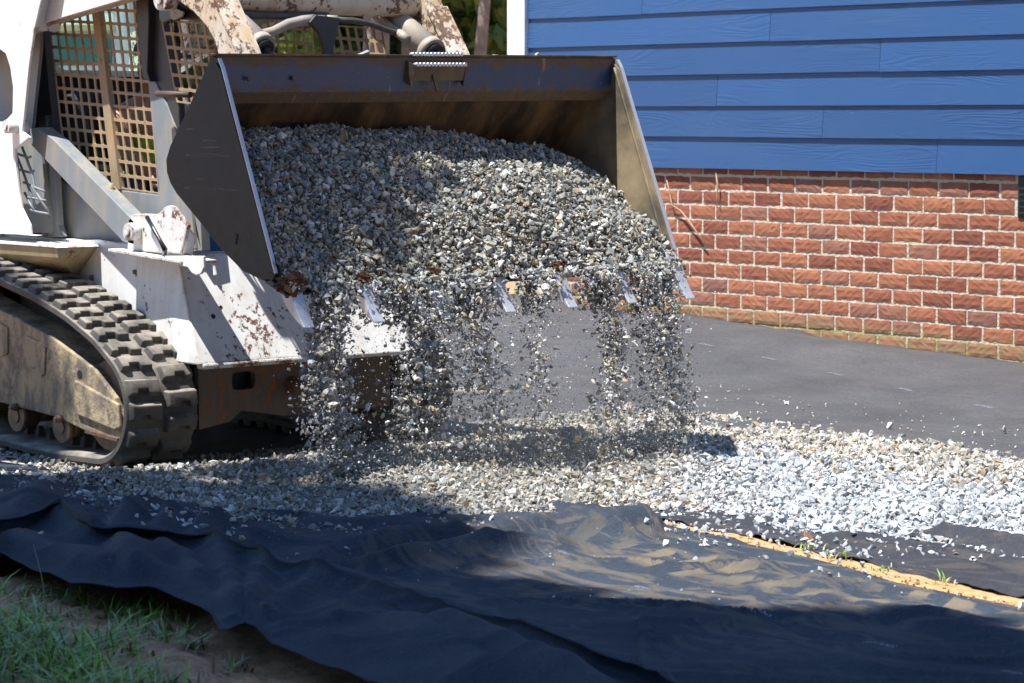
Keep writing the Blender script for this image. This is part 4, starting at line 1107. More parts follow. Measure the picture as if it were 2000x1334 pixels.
# --- cab
CY = 0.52
def screen(name, TLc, TRc, BRc, BLc, nu, nv, bar, y, th=0.006, skip=None):
    """perforated steel plate with rounded openings between four corners of the plane y"""
    cn = [np.array(xz([p], y)[0]) for p in (TLc, TRc, BRc, BLc)]
    f = lambda u, v: cn[0] * (1 - u) * (1 - v) + cn[1] * u * (1 - v) + cn[2] * u * v + cn[3] * (1 - u) * v
    bm = bmesh.new(); G = {}
    for i in range(nu + 1):
        for j in range(nv + 1):
            p = f(i / nu, j / nv); G[i, j] = bm.verts.new((p[0], y, p[1]))
    for i in range(nu):
        for j in range(nv):
            if skip and skip(i, j): continue
            q4 = [G[i, j], G[i + 1, j], G[i + 1, j + 1], G[i, j + 1]]
            w = (q4[1].co - q4[0].co).length; h = (q4[3].co - q4[0].co).length
            a = bar / w; b = bar / h; ca = 0.07; cb = 0.07 * w / h
            def pt(u, v): p = f((i + u) / nu, (j + v) / nv); return bm.verts.new((p[0], y, p[1]))
            I = [pt(a + ca, b), pt(1 - a - ca, b), pt(1 - a, b + cb), pt(1 - a, 1 - b - cb), pt(1 - a - ca, 1 - b), pt(a + ca, 1 - b), pt(a, 1 - b - cb), pt(a, b + cb)]
            bm.faces.new((q4[0], q4[1], I[1], I[0])); bm.faces.new((q4[1], I[2], I[1])); bm.faces.new((q4[1], q4[2], I[3], I[2]))
            bm.faces.new((q4[2], I[4], I[3])); bm.faces.new((q4[2], q4[3], I[5], I[4])); bm.faces.new((q4[3], I[6], I[5]))
            bm.faces.new((q4[3], q4[0], I[7], I[6])); bm.faces.new((q4[0], I[0], I[7]))
    bmesh.ops.recalc_face_normals(bm, faces=bm.faces[:])
    me = bpy.data.meshes.new(name); bm.to_mesh(me); bm.free()
    o = link(name, me, M['cage'], loader)
    md = o.modifiers.new('thickness', 'SOLIDIFY'); md.thickness = th; md.offset = 0
    return o
s1 = screen('side_screen', (86, -40), (179, -36), (226, 368), (132, 357), 6, 15, 0.0058, CY)
s2 = screen('side_screen', (190, -36), (276, -32), (312, 379), (238, 369), 5, 15, 0.0058, CY)
s3 = screen('front_screen', (316, 38), (416, 46), (440, 212), (346, 200), 6, 6, 0.0065, CY)
mirror(s1); mirror(s2); mirror(s3)
MB().prism(xz([(178, -40), (192, -40), (240, 371), (225, 369)], CY), CY - 0.016, CY + 0.012, 0.003).build('screen_post', M['cage'], loader)
# lower side panel
lp = MB().prism(xz([(291, 150), (305, 158), (328, 205), (345, 250), (362, 330), (374, 400), (384, 486), (112, 480), (116, 395), (112, 352), (133, 359), (226, 370), (312, 381), (313, 370)], CY), CY - 0.006, CY + 0.020, 0.003).build('lower_side_panel', M['cab_grey'], loader)
fr_ = MB().prism(xz([(274, -40), (300, -40), (303, 40), (300, 140), (306, 160), (291, 152), (283, 90)], CY), CY - 0.03, CY + 0.03, 0.004)
fr_.prism(xz([(300, -40), (420, -40), (418, 40), (330, 38), (322, 50), (350, 205), (352, 265), (340, 236), (328, 205), (306, 160), (300, 140), (303, 40)], CY + 0.002), CY + 0.0, CY + 0.03, 0.004)
pil = fr_.build('front_pillar', M['cab_dark'], loader)
MB().prism(xz([(300, 158), (352, 262), (372, 330), (392, 430), (395, 490), (382, 490), (374, 402), (346, 250), (328, 204)], CY + 0.01), CY + 0.008, CY + 0.05, 0.003).build('pillar_lower', M['cab_grey'], loader)
c = onY(322, 183, CY - 0.04); MB().cyl((c[0] - 0.01, CY - 0.07, c[2]), (c[0] + 0.16, CY - 0.03, c[2] - 0.005), 0.012, n=12).build('grab_pin', M['rust_dark'], loader)
lm = MB().prism(xz([(328, 5), (366, 22), (362, 36), (338, 46), (328, 40)], 0.515), 0.47, 0.515, 0.008).build('work_lamp', M['black_gloss'], loader)
MB().prism(xz([(333, 12), (359, 24), (356, 32), (340, 39), (334, 36)], 0.466), 0.464, 0.471).build('lamp_lens', M['cylinder'], lm)
rp = MB().prism(xz([(62, 45), (88, 60), (96, 150), (118, 345), (114, 480), (84, 480), (88, 330), (74, 200), (58, 245), (54, 230)], CY + 0.02), CY + 0.012, CY + 0.05, 0.003).build('rear_pillar', M['cab_dark'], loader)
st = MB().cyl(tuple(onY(96, 225, 0.49)), tuple(onY(101, 310, 0.49)), 0.016, n=12).cyl(tuple(onY(101, 310, 0.49)), tuple(onY(110, 435, 0.49)), 0.011, n=10)
st.build('gas_strut', M['cab_dark'], loader)
hb = MB().prism(xz([(102, 320), (112, 318), (119, 440), (126, 462), (98, 465), (104, 440)], 0.47), 0.455, 0.485, 0.003).build('hinge_bracket', M['cab_grey'], loader)
# diagonal support bar
bar = MB().prism(xz([(64, 252), (79, 249), (110, 272), (268, 432), (268, 478), (246, 472), (66, 282)], 0.40), 0.385, 0.455, 0.003).build('support_bar', M['cab_grey'], loader)
for a, b in ((117, 285), (217, 372)):
    c = onY(a, b, 0.43); MB().cyl((c[0], 0.43, c[2] - 0.03), (c[0], 0.43, c[2] + 0.03), 0.011, n=10).cyl((c[0], 0.43, c[2] - 0.012), (c[0], 0.43, c[2] + 0.004), 0.018, n=6).build('bar_stud', M['cage'], bar)
# white pivot bracket with handle
BY0 = 0.385
br = MB().prism(xz([(249, 490), (251, 430), (256, 421), (262, 418), (300, 419), (310, 417), (322, 404), (332, 401), (340, 404), (367, 440), (354, 496)], BY0), BY0, BY0 + 0.016, 0.003)
br.prism(xz([(249, 490), (251, 430), (256, 421), (262, 418), (292, 419), (292, 492)], BY0 + 0.016), BY0 + 0.014, BY0 + 0.075, 0.004)
br.hull([tuple(onY(340, 404, BY0 + 0.001)), tuple(onY(367, 440, BY0 + 0.001)), tuple(onY(355, 496, BY0 + 0.001)), tuple(onY(340, 404, BY0 + 0.012)), tuple(onY(383, 462, BY0 + 0.09)), tuple(onY(376, 500, BY0 + 0.09)), tuple(onY(330, 496, BY0 + 0.012))])
brk = br.build('pivot_bracket', M['white_worn'], loader)
c = onY(260, 452, BY0 - 0.02); MB().cyl((c[0], BY0 - 0.045, c[2]), (c[0], BY0 + 0.02, c[2]), 0.034, n=22).cyl((c[0], BY0 - 0.055, c[2]), (c[0], BY0 - 0.04, c[2]), 0.018, n=16).build('bracket_pin', M['white_worn'], brk)
MB().tube([tuple(onY(287, 424, BY0 - 0.02)), tuple(onY(300, 447, BY0 - 0.03)), tuple(onY(313, 470, BY0 - 0.03)), tuple(onY(322, 487, BY0 - 0.03)), tuple(onY(321, 494, BY0 - 0.01))], [0.009, 0.008, 0.008, 0.011, 0.010], 10).build('lock_handle', M['black_gloss'], brk)
MB().prism([(-0.62, 0.789), (-0.12, 0.760), (-0.12, 0.748), (-0.62, 0.776)], 0.335, 0.50, 0.003).build('bracket_ledge', M['white_worn'], loader)
tb_ = xz([(322, 500), (397, 500), (398, 522), (392, 535), (383, 538), (374, 533), (366, 522), (340, 517), (324, 510)], 0.345)
MB().prism(tb_, 0.345, 0.357, 0.003).build('ledge_tab', M['white'], loader)
# inside of the cab
rear = MB()
def rrect(y0, y1, z0, z1, r, n=5):
    out = []
    for (cy_, cz_, a0) in ((y1 - r, z1 - r, 0), (y0 + r, z1 - r, 90), (y0 + r, z0 + r, 180), (y1 - r, z0 + r, 270)):
        for k in range(n + 1):
            a = math.radians(a0 + 90 * k / n); out.append((cy_ + r * math.cos(a), cz_ + r * math.sin(a)))
    return out
win = rrect(0.70, 1.30, 1.49, 1.95, 0.06)
rear.prism([(0.50, 0.5), (1.36, 0.5), (1.36, 2.02), (0.50, 2.02)], 0, 0.02, holes=[win]); rear.map(lambda c: Vector((-1.62 + c.y, c.x, c.z)))
rw = rear.build('rear_wall', M['dark'], loader)
gk = MB().prism(rrect(0.685, 1.315, 1.475, 1.965, 0.07), 0, 0.012, holes=[rrect(0.71, 1.29, 1.50, 1.94, 0.055)]); gk.map(lambda c: Vector((-1.598 + c.y, c.x, c.z)))
gk.build('window_seal', M['trim'], rw)
pn = MB().prism(rrect(0.69, 1.31, 1.48, 1.96, 0.065), 0, 0.004); pn.map(lambda c: Vector((-1.61 + c.y, c.x, c.z)))
pn.build('window_pane', M['glass'], rw)
MB().box((-0.98, 0.93, 2.03), (1.45, 0.92, 0.05), bev=0.01).build('cab_roof', M['white'], loader)
MB().box((-1.0, 0.93, 0.66), (1.2, 0.86, 0.04)).build('cab_floor', M['dark'], loader)
seat = MB().box((-1.22, 0.93, 0.80), (0.46, 0.50, 0.14), bev=0.04, seg=3).box((-1.44, 0.93, 1.10), (0.12, 0.48, 0.62), Matrix.Rotation(-0.12, 3, 'Y'), 0.04, 3).build('seat', M['seat'], loader)
MB().box((-1.15, 0.60, 0.93), (0.62, 0.08, 0.10), bev=0.02).build('arm_console', M['dark'], loader)
lv = MB().tube([tuple(onY(162, 322, 0.60)), tuple(onY(190, 326, 0.60)), tuple(onY(232, 330, 0.60)), tuple(onY(248, 345, 0.60))], 0.013, 8).build('grab_rail', M['cab_grey'], loader)
for y in (0.66, 1.20): MB().tube([(-0.86, y, 0.80), (-0.84, y, 0.98), (-0.80, y, 1.08)], [0.012, 0.012, 0.02], 8).build('control_lever', M['black_gloss'], loader)
# rear engine housing, mostly past the left edge
MB().box((-2.1, 0.93, 0.95), (0.95, 1.0, 0.9), bev=0.03).build('engine_housing', M['white'], loader)
# dark gusset and coupler levers seen above the bucket rim
MB().prism([(0.02, 0), (0.085, 0.0), (0.075, 0.07), (0.095, 0.15), (0.11, 0.19), (-0.01, 0.20), (-0.04, 0.17), (0.01, 0.13), (0.03, 0.06)], 0, 0.02, 0.003).map(lambda c: Vector((0.05 - c.y, 0.86 + c.x, 1.49 + c.z))).build('coupler_gusset', M['cab_dark'], loader)
MB().hull([tuple(onX(660, 122, 0.45)), tuple(onX(690, 122, 0.45)), tuple(onX(718, 97, 0.45)), tuple(onX(723, 100, 0.45)), tuple(onX(722, 105, 0.45)), tuple(onX(664, 122, 0.47)), tuple(onX(720, 101, 0.47))]).build('coupler_lever', M['cab_grey'], loader)
def spring(px_):
    m_ = MB(); c = onX(px_, 122, 0.48)
    for k in range(4): m_.cyl((0.48, c[1], c[2] + 0.008 * k), (0.48, c[1], c[2] + 0.008 * k + 0.006), 0.019 - 0.002 * (k % 2) - (0.006 if k == 3 else 0), n=14)
    m_.build('coupler_spring', M['arm'], loader)
spring(622); spring(967)
MB().prism([(0, 0), (0.05, 0.0), (0.045, 0.012), (0.018, 0.03), (0.008, 0.026)], 0, 0.012).map(lambda c: Vector((0.55 - c.y, onX(1046, 118, .55)[1] + c.x, onX(1046, 118, .55)[2] + c.z))).build('rim_tab', M['arm'], loader)
MB().box((0.33, 0.93, 1.20), (0.06, 1.10, 0.36), Matrix.Rotation(0.5, 3, 'Y')).build('coupler_frame', M['cab_dark'], loader)

# --- bucket
def bk(c): return Vector((c.x + 0.030 * c.y, c.y, c.z + 0.011 * c.y))
BW = 1.86
prof = [(0.578, 1.507), (0.50, 1.415), (0.40, 1.298), (0.315, 1.197), (0.288, 1.150), (0.292, 1.105), (0.312, 1.070), (0.348, 1.036), (0.488, 0.940), (0.61, 0.852), (0.746, 0.778), (0.90, 0.735)]
P2 = np.array(prof); T2 = np.gradient(P2, axis=0); T2 /= np.linalg.norm(T2, axis=1)[:, None]; N2 = np.stack([-T2[:, 1], T2[:, 0]], 1)
if N2[5, 0] < 0: N2 = -N2                                        # towards the inside
ins = P2 + N2 * 0.010
shell = MB().prism([tuple(p) for p in P2] + [tuple(p) for p in ins[::-1]], 0.008, BW - 0.008).map(bk)
bucket = shell.build('bucket', M['bucket_in'], loader)
cheek = [(0.572, 1.512), (0.612, 1.500), (0.632, 1.470), (0.931, 0.772), (0.912, 0.748), (0.878, 0.742), (0.746, 0.772), (0.61, 0.846), (0.488, 0.935), (0.345, 1.032), (0.308, 1.068), (0.288, 1.105), (0.284, 1.150), (0.311, 1.200), (0.40, 1.302)]
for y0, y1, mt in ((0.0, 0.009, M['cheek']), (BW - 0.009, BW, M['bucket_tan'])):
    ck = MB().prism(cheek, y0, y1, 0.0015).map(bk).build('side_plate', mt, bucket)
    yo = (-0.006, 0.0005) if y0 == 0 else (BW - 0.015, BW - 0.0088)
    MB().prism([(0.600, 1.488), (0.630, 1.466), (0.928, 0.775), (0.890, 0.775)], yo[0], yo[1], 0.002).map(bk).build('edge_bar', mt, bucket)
    MB().prism([(0.6135, 1.5005), (0.6335, 1.4705), (0.9325, 0.7725), (0.9365, 0.7735), (0.6375, 1.4725), (0.6165, 1.5035)], y0 + 0.001 - (0.007 if y0 == 0 else 0.007), y1 - 0.001, 0.0).map(bk).build('worn_edge', M['tooth'], bucket)
    yo2 = (BW - 0.018, BW - 0.0148) if y0 > 0 else (0.009, 0.013)
    pts = [bk(Vector((0.606 + (0.888 - 0.606) * k / 24, yo2[0], 1.472 + (0.79 - 1.472) * k / 24))) for k in range(25)]
    MB().tube(pts, [0.005 + 0.0018 * random.random() for _ in pts], 6).build('weld_bead', M['bucket_tan'], bucket)
strip_ = MB().prism([(0.580, 1.508), (0.592, 1.509), (0.574, 1.385), (0.540, 1.345), (0.528, 1.352), (0.562, 1.390)], 0.009, BW - 0.009, 0.003).map(bk).build('rim_plate', M['strip_blue'], bucket)
MB().prism([(0.556, 1.5075), (0.600, 1.5125), (0.601, 1.520), (0.556, 1.516)], -0.002, BW + 0.002, 0.002).map(bk).build('rim_edge', M['bucket_in'], bucket)
cut = MB().prism([(0.868, 0.752), (0.876, 0.737), (0.985, 0.697), (0.990, 0.704), (0.90, 0.752)], 0.0, BW, 0.002).map(bk).build('cutting_edge', M['bucket'], bucket)
# serrated step let into the rim
ys = (0.845, 1.085)
stp = MB()
yn = np.linspace(ys[0], ys[1], 15)
for a in (0.0,):
    stp.box((0.612, (ys[0] + ys[1]) / 2, 1.452), (0.008, ys[1] - ys[0], 0.055), Matrix.Rotation(0.25, 3, 'Y'))
    stp.hull([(0.585, ys[0] - 0.018, 1.50), (0.580, ys[0] - 0.018, 1.42), (0.625, ys[0], 1.48), (0.608, ys[0], 1.40), (0.585, ys[0] - 0.012, 1.50), (0.625, ys[0] + 0.006, 1.48)])
    stp.hull([(0.585, ys[1] + 0.006, 1.50), (0.580, ys[1] + 0.006, 1.42), (0.625, ys[1], 1.48), (0.606, ys[1], 1.40), (0.585, ys[1] + 0.012, 1.50), (0.625, ys[1] + 0.006, 1.48)])
step = stp.map(bk).build('step_bracket', M['bucket_in'], bucket)
for k in range(14):
    yy = (yn[k] + yn[k + 1]) / 2
    for xx, zz in ((0.6215, 1.482), (0.600, 1.520)):
        MB().cyl((xx - 0.010, yy, zz), (xx + 0.012, yy, zz + 0.001), 0.0075, n=8).map(bk).build('step_serration', M['tooth'], step)
MB().box((0.62, ys[0] + 0.10, 1.415), (0.006, 0.012, 0.06), Matrix.Rotation(0.3, 3, 'X')).map(bk).build('step_rib', M['bucket_in'], step)
# teeth
TD = Vector((0.57, 0, -0.82)).normalized()
def tooth(y, k):
    L = lambda a, b: (0.955 + TD.x * a * 0.92 + 0.82 * b * 0.9, 0.722 + TD.z * a * 0.92 + 0.57 * b * 0.9)
    body = [L(-0.05, 0.018), L(0.0, 0.020), L(0.02, 0.026), L(0.06, 0.020), L(0.10, 0.014), L(0.145, 0.013), L(0.178, 0.016), L(0.180, 0.010), L(0.15, -0.006), L(0.10, -0.024), L(0.05, -0.034), L(0.02, -0.034), L(-0.05, -0.03)]
    m_ = MB().prism(body, y - 0.026, y + 0.026, 0.003)
    for v in m_.bm.verts:
        t = (v.co.x - 0.955) * TD.x + (v.co.z - 0.722) * TD.z
        v.co.y = y + (v.co.y - y) * (1.0 - 0.16 * max(0, t) / 0.18)
    o = m_.map(bk).build('tooth', M['tooth'], bucket)
    p = L(0.03, -0.004); MB().cyl((p[0], y - 0.029, p[1]), (p[0], y - 0.023, p[1]), 0.008, n=10).map(bk).build('tooth_pin', M['rust_dark'], o)
    s_ = MB().prism([L(-0.10, 0.006), L(0.0, 0.012), L(0.015, 0.0), L(0.0, -0.028), L(-0.08, -0.020)], y - 0.020, y + 0.020, 0.003).map(bk).build('tooth_shank', M['bucket_tan'], o)
TY = [0.045 + (BW - 0.09) / 6 * k for k in range(7)]
for k, y in enumerate(TY): tooth(y, k)
# slot and chip on the near cheek
sl_ = onY(461, 467, -0.001); MB().box((sl_[0], -0.001, sl_[2]), (0.012, 0.004, 0.035), Matrix.Rotation(0.25, 3, 'Y'), 0.001).build('cheek_slot', M['dark'], bucket)
for a, b in ((486, 154), (573, 153)):
    c = onX(a, b, 0.60); MB().cyl((0.595, c[1], c[2]), (0.605, c[1], c[2]), 0.008, n=8).build('rim_rivet', M['rust_dark'], bucket)

# ------------------------------------------------------------------ the load, the falling stones
def load_pt(y, t, rng=None):
    """surface of the heap: t=0 at the back of the bucket, 1 at the lip"""
    y = np.asarray(y, float); t = np.asarray(t, float)
    zb = np.interp(y, [0, 0.25, 0.8, 1.25, 1.6, 1.78, 1.86], [1.245, 1.262, 1.250, 1.215, 1.175, 1.12, 1.07])
    xb = 0.43 + 0.0 * y
    x = xb + (0.985 - xb) * t
    z = zb + (0.735 - zb) * t ** 1.08
    bulge = 0.055 * np.sin(np.pi * np.clip(t, 0, 1)) * (1 - 0.75 * sstep(1.35, 1.8, y)) * (0.5 + 0.5 * sstep(0.0, 0.3, y))
    nrm = np.array([0.66, 0.75])
    nz = (fbm(y * 5, t * 4, 15, 3) - 0.5) * 0.05
    x = x + (bulge + nz) * nrm[0]; z = z + (bulge + nz) * nrm[1]
    return x + 0.030 * y, z + 0.011 * y
rng = np.random.default_rng(8)
NLs = 26000
ly = rng.uniform(0.014, BW - 0.014, NLs); lt = rng.uniform(-0.03, 1.03, NLs)
lx, lz = load_pt(ly, lt)
S = np.clip(rng.lognormal(math.log(0.0054), 0.58, NLs), 0.0020, 0.019)
dpt = rng.uniform(-0.9, 0.7, NLs) * S
P = np.stack([lx + dpt * 0.66, ly, lz + dpt * 0.75], 1)
near_lip = sstep(0.5, 1.0, lt)
C = pick(PAL_GREY, NLs, rng)
C = np.where((rng.random(NLs) < 0.28)[:, None], pick(PAL_TAN, NLs, rng), C)
C = C * 0.88 * np.array([[1.0, 1.0, 0.95]])
C = np.where((S < 0.0042)[:, None], C * np.array([[0.85, 0.78, 0.66]]), C)
gy_ = np.linspace(0.012, BW - 0.012, 90); gt_ = np.linspace(-0.06, 1.02, 50)
GY_, GT_ = np.meshgrid(gy_, gt_, indexing='ij'); gx_, gz_ = load_pt(GY_.ravel(), GT_.ravel())
EV = np.stack([gx_ - 0.008, GY_.ravel(), gz_ - 0.008 + (fbm(GY_.ravel() * 60, GT_.ravel() * 60, 3, 2) - 0.5) * 0.008], 1)
q = (np.arange(89)[:, None] * 50 + np.arange(49)[None]).ravel()
EF = np.concatenate([np.stack([q, q + 50, q + 51], 1), np.stack([q, q + 51, q + 1], 1)])
load = link('gravel', stone_mesh('gravel_load', P, S, C, rng, (EV, EF, np.tile(np.array([[0.13, 0.115, 0.085]]), (len(EV), 1)))), M['stone'])
tag(load, 'heap of crushed grey gravel sliding out of the loader bucket', 'gravel', kind='stuff')

# stones in the air: streams between the teeth
FP, FS, FC = [], [], []
def stream(y0, wy, n_, x0=1.01, x1=1.10, size=0.0047, zlo=0.02, wx=0.035, spread=1.6, top=0.72):
    z = zlo + (top - zlo) * rng.beta(1.0, 0.85, n_)
    f = 1 - (z - zlo) / (top - zlo)
    y = y0 + rng.normal(0, 1, n_) * wy * (0.7 + (spread - 0.7) * f) + 0.02 * np.sin(z * 9 + y0 * 7)
    x = x0 + (x1 - x0) * np.sqrt(f) + rng.normal(0, wx, n_)
    FP.append(np.stack([x + 0.030 * y, y, z + 0.011 * y * (1 - f)], 1)); FS.append(np.clip(rng.lognormal(math.log(size), 0.58, n_), 0.0013, 0.018))
    c = pick(PAL_GREY, n_, rng) * 1.05; c = np.where((rng.random(n_) < 0.35)[:, None], pick(PAL_TAN, n_, rng), c); FC.append(c)
# spill rolling over the lip
for y0, wy, n_ in [(0.17, 0.05, 700), (0.47, 0.07, 800), (0.78, 0.07, 900), (1.08, 0.06, 500), (1.40, 0.06, 700), (1.66, 0.05, 800)]:
    yy = rng.normal(y0, wy, n_); z = 0.735 - rng.random(n_) ** 1.3 * 0.16
    xx = 0.985 + rng.random(n_) * 0.05
    FP.append(np.stack([xx + 0.03 * yy, yy, z + 0.011 * yy], 1)); FS.append(np.clip(rng.lognormal(math.log(0.0058), 0.5, n_), 0.002, 0.017)); FC.append(pick(PAL_GREY, n_, rng) * 1.0)
stream(0.15, 0.040, 4200, x0=1.00, x1=1.06)
stream(0.47, 0.050, 1500)
stream(0.62, 0.050, 1300)
stream(0.80, 0.042, 1800)
stream(1.06, 0.024, 900)
stream(1.40, 0.030, 1800)
stream(1.61, 0.034, 1600)
stream(1.72, 0.026, 1300)
# fines drifting between the streams
nf = 6500
yy = rng.choice([0.18, 0.46, 0.66, 0.82, 1.06, 1.40, 1.66], nf) + rng.normal(0, 0.085, nf); z = 0.03 + 0.62 * rng.random(nf)
FP.append(np.stack([1.06 + rng.normal(0, 0.06, nf) + 0.03 * yy, yy, z], 1)); FS.append(rng.uniform(0.0012, 0.0034, nf)); FC.append(pick(PAL_TAN, nf, rng))
# fines kicked up where the streams land
nd = 5200
yy = rng.choice([0.18, 0.5, 0.66, 0.82, 1.06, 1.40, 1.66], nd) + rng.normal(0, 0.11, nd)
FP.append(np.stack([1.10 + rng.normal(0, 0.10, nd) + 0.03 * yy, yy, 0.02 + np.abs(rng.normal(0, 0.07, nd))], 1)); FS.append(rng.uniform(0.0008, 0.0026, nd)); FC.append(pick(PAL_TAN, nd, rng))
FPa = np.concatenate(FP); FSa = np.concatenate(FS); FCa = np.concatenate(FC)
okf = FPa[:, 2] > 0.0
fall = link('gravel', stone_mesh('gravel_falling', FPa[okf], FSa[okf], FCa[okf], rng), M['stone'])
tag(fall, 'streams of loose gravel falling through the air between the bucket teeth', 'gravel', kind='stuff')

# pale dust hanging where the streams strike
dme = MB(); bmesh.ops.create_icosphere(dme.bm, subdivisions=3, radius=1.0)
dust_o = dme.build('dust', None); dust_o.location = (1.12, 1.02, 0.16); dust_o.scale = (0.42, 1.25, 0.30)
dmat = bpy.data.materials.new('airborne_dust'); dmat.use_nodes = True; dt_ = dmat.node_tree
for n_ in list(dt_.nodes):
    if n_.type == 'BSDF_PRINCIPLED': dt_.nodes.remove(n_)
pv = dt_.nodes.new('ShaderNodeVolumePrincipled'); pv.inputs['Color'].default_value = (0.86, 0.80, 0.68, 1); pv.inputs['Anisotropy'].default_value = 0.2
tcd = dt_.nodes.new('ShaderNodeTexCoord'); ln_ = dt_.nodes.new('ShaderNodeVectorMath'); ln_.operation = 'LENGTH'; dt_.links.new(tcd.outputs['Object'], ln_.inputs[0])
rp_ = dt_.nodes.new('ShaderNodeMapRange'); rp_.interpolation_type = 'SMOOTHSTEP'
for k_, v_ in (('From Min', 0.15), ('From Max', 0.98), ('To Min', 1.0), ('To Max', 0.0)): rp_.inputs[k_].default_value = v_
dt_.links.new(ln_.outputs['Value'], rp_.inputs['Value'])
nz_ = dt_.nodes.new('ShaderNodeTexNoise'); nz_.inputs['Scale'].default_value = 2.2; nz_.inputs['Detail'].default_value = 3
dt_.links.new(tcd.outputs['Object'], nz_.inputs['Vector'])
m1_ = dt_.nodes.new('ShaderNodeMath'); m1_.operation = 'MULTIPLY'; dt_.links.new(rp_.outputs[0], m1_.inputs[0]); dt_.links.new(nz_.outputs['Fac'], m1_.inputs[1])
m2_ = dt_.nodes.new('ShaderNodeMath'); m2_.operation = 'MULTIPLY'; dt_.links.new(m1_.outputs[0], m2_.inputs[0]); m2_.inputs[1].default_value = 0.62
dt_.links.new(m2_.outputs[0], pv.inputs['Density']); dt_.links.new(pv.outputs[0], dt_.nodes['Material Output'].inputs['Volume'])
dust_o.data.materials.append(dmat); tag(dust_o, 'faint pale dust hanging over the landing gravel', 'dust', kind='stuff')

# clods of wet soil clinging at the teeth
def clod(p, r, seed, label):
    rr = random.Random(seed); bm = bmesh.new(); bmesh.ops.create_icosphere(bm, subdivisions=4, radius=1)
    for v in bm.verts:
        n_ = v.co.normalized()
        f = 0.35 + 1.15 * float(fbm(np.array([n_.x * 3.2 + seed]), np.array([n_.y * 3.2 + n_.z * 4.1]), seed, 4)[0])
        v.co = Vector((n_.x * r[0] * f, n_.y * r[1] * f, n_.z * r[2] * f)) + Vector(p)
    for k in range(26):                                         # rootlets
        a = Vector(p) + Vector((rr.uniform(-1, 1) * r[0], rr.uniform(-1, 1) * r[1], rr.uniform(-0.6, 0.8) * r[2]))
        d = Vector((rr.uniform(-1, 1), rr.uniform(-1, 1), rr.uniform(-0.6, 0.8))).normalized() * rr.uniform(0.02, 0.05)
        s = d.cross(Vector((0, 0, 1))).normalized() * 0.0009
        bm.faces.new([bm.verts.new(a - s), bm.verts.new(a + s), bm.verts.new(a + d)])
    me = bpy.data.meshes.new('soil_clod'); bm.to_mesh(me); bm.free()
    o = link('soil_clod', me, M['clod']); tag(o, label, 'soil', 'clods of soil stuck on the bucket lip'); return o
for k, (y, r, lb) in enumerate([(0.045, (0.05, 0.055, 0.045), 'dark brown soil clod with roots above the leftmost bucket tooth'), (0.335, (0.03, 0.035, 0.028), 'small brown soil clod above the second bucket tooth from the left'), (0.64, (0.035, 0.06, 0.032), 'wide reddish soil clod above the third bucket tooth from the left'),
                                (0.95, (0.035, 0.05, 0.030), 'orange brown soil clod above the middle bucket tooth'), (1.23, (0.025, 0.03, 0.024), 'small dark soil clod above the third bucket tooth from the right')]):
    clod((0.962 + 0.03 * y, y, 0.735 + 0.011 * y), r, 5 + k, lb)

# stray stones that can be told apart
def big_stone(p, r, m, label, cat='stone', group=None, seed=0):
    rr = np.random.default_rng(seed + 100)
    v, f = STONES[seed % len(STONES)]
    R = rand_rot(1, rr)[0]; vv = (v * np.array([1.25, 0.95, 0.7]) * r) @ R.T
    vv[:, 2] -= vv[:, 2].min() * 0.85; vv = vv + np.array(p)[None]
    col = {0: (0.62, 0.64, 0.66), 1: (0.60, 0.57, 0.48), 2: (0.42, 0.20, 0.10), 3: (0.46, 0.44, 0.40)}[m]
    o = link('stone', raw_mesh('stone', vv, f, False, np.tile(np.array(col) * (1 + 0.08 * rr.normal()), (len(vv), 1))), M['stone'])
    tag(o, label, cat, group); return o
def on_cloth(px_, py_, fun):
    p = onZ(px_, py_, 0.02); z = float((g(np.array([p[0]]), np.array([p[1]])) + fun(np.array([p[0]]), np.array([p[1]])))[0]); return (p[0], p[1], z)
big_stone(on_cloth(1580, 1046, strip_extra), 0.022, 2, 'single orange brown stone lying among white stones on the cloth strip', seed=2)
big_stone(on_cloth(1598, 1050, strip_extra), 0.012, 0, 'small pale stone touching the orange brown stone on the cloth strip', seed=6)
big_stone(on_cloth(1667, 1048, strip_extra), 0.018, 0, 'white stone at the upper end of the cloth fold right of the orange stone', seed=3)
big_stone(on_cloth(1962, 842, lambda x, y: 0 * x + 0.01), 0.017, 3, 'pale stone alone on the grey cloth near the right edge', seed=4)
big_stone(on_cloth(1538, 793, lambda x, y: 0 * x + 0.01), 0.017, 0, 'flat white stone alone on the grey cloth above the gravel edge', seed=5)
big_stone(on_cloth(1738, 835, lambda x, y: 0 * x + 0.01), 0.019, 0, 'upright white stone at the gravel edge on the grey cloth', seed=7)
big_stone(on_cloth(1301, 1070, near_extra), 0.013, 0, 'white stone resting on the lit dusty fold of the foreground cloth', seed=8)
big_stone(on_cloth(1262, 1046, near_extra), 0.012, 0, 'white stone just below the raised hump of the foreground cloth', seed=9)
big_stone(on_cloth(81, 1076, lambda x, y: flap_extra(x, y) + 0.02), 0.011, 0, 'white pebble in the shaded fold at the far left of the cloth', seed=10)
big_stone(on_cloth(1996, 1203, near_extra), 0.014, 1, 'pinkish stone on the dusty fold at the right edge of the cloth', seed=11)
p = onX(985, 948, 1.25); big_stone(tuple(p), 0.021, 1, 'round pale stone bouncing above the shaded gravel', seed=12)
rr = np.random.default_rng(77)
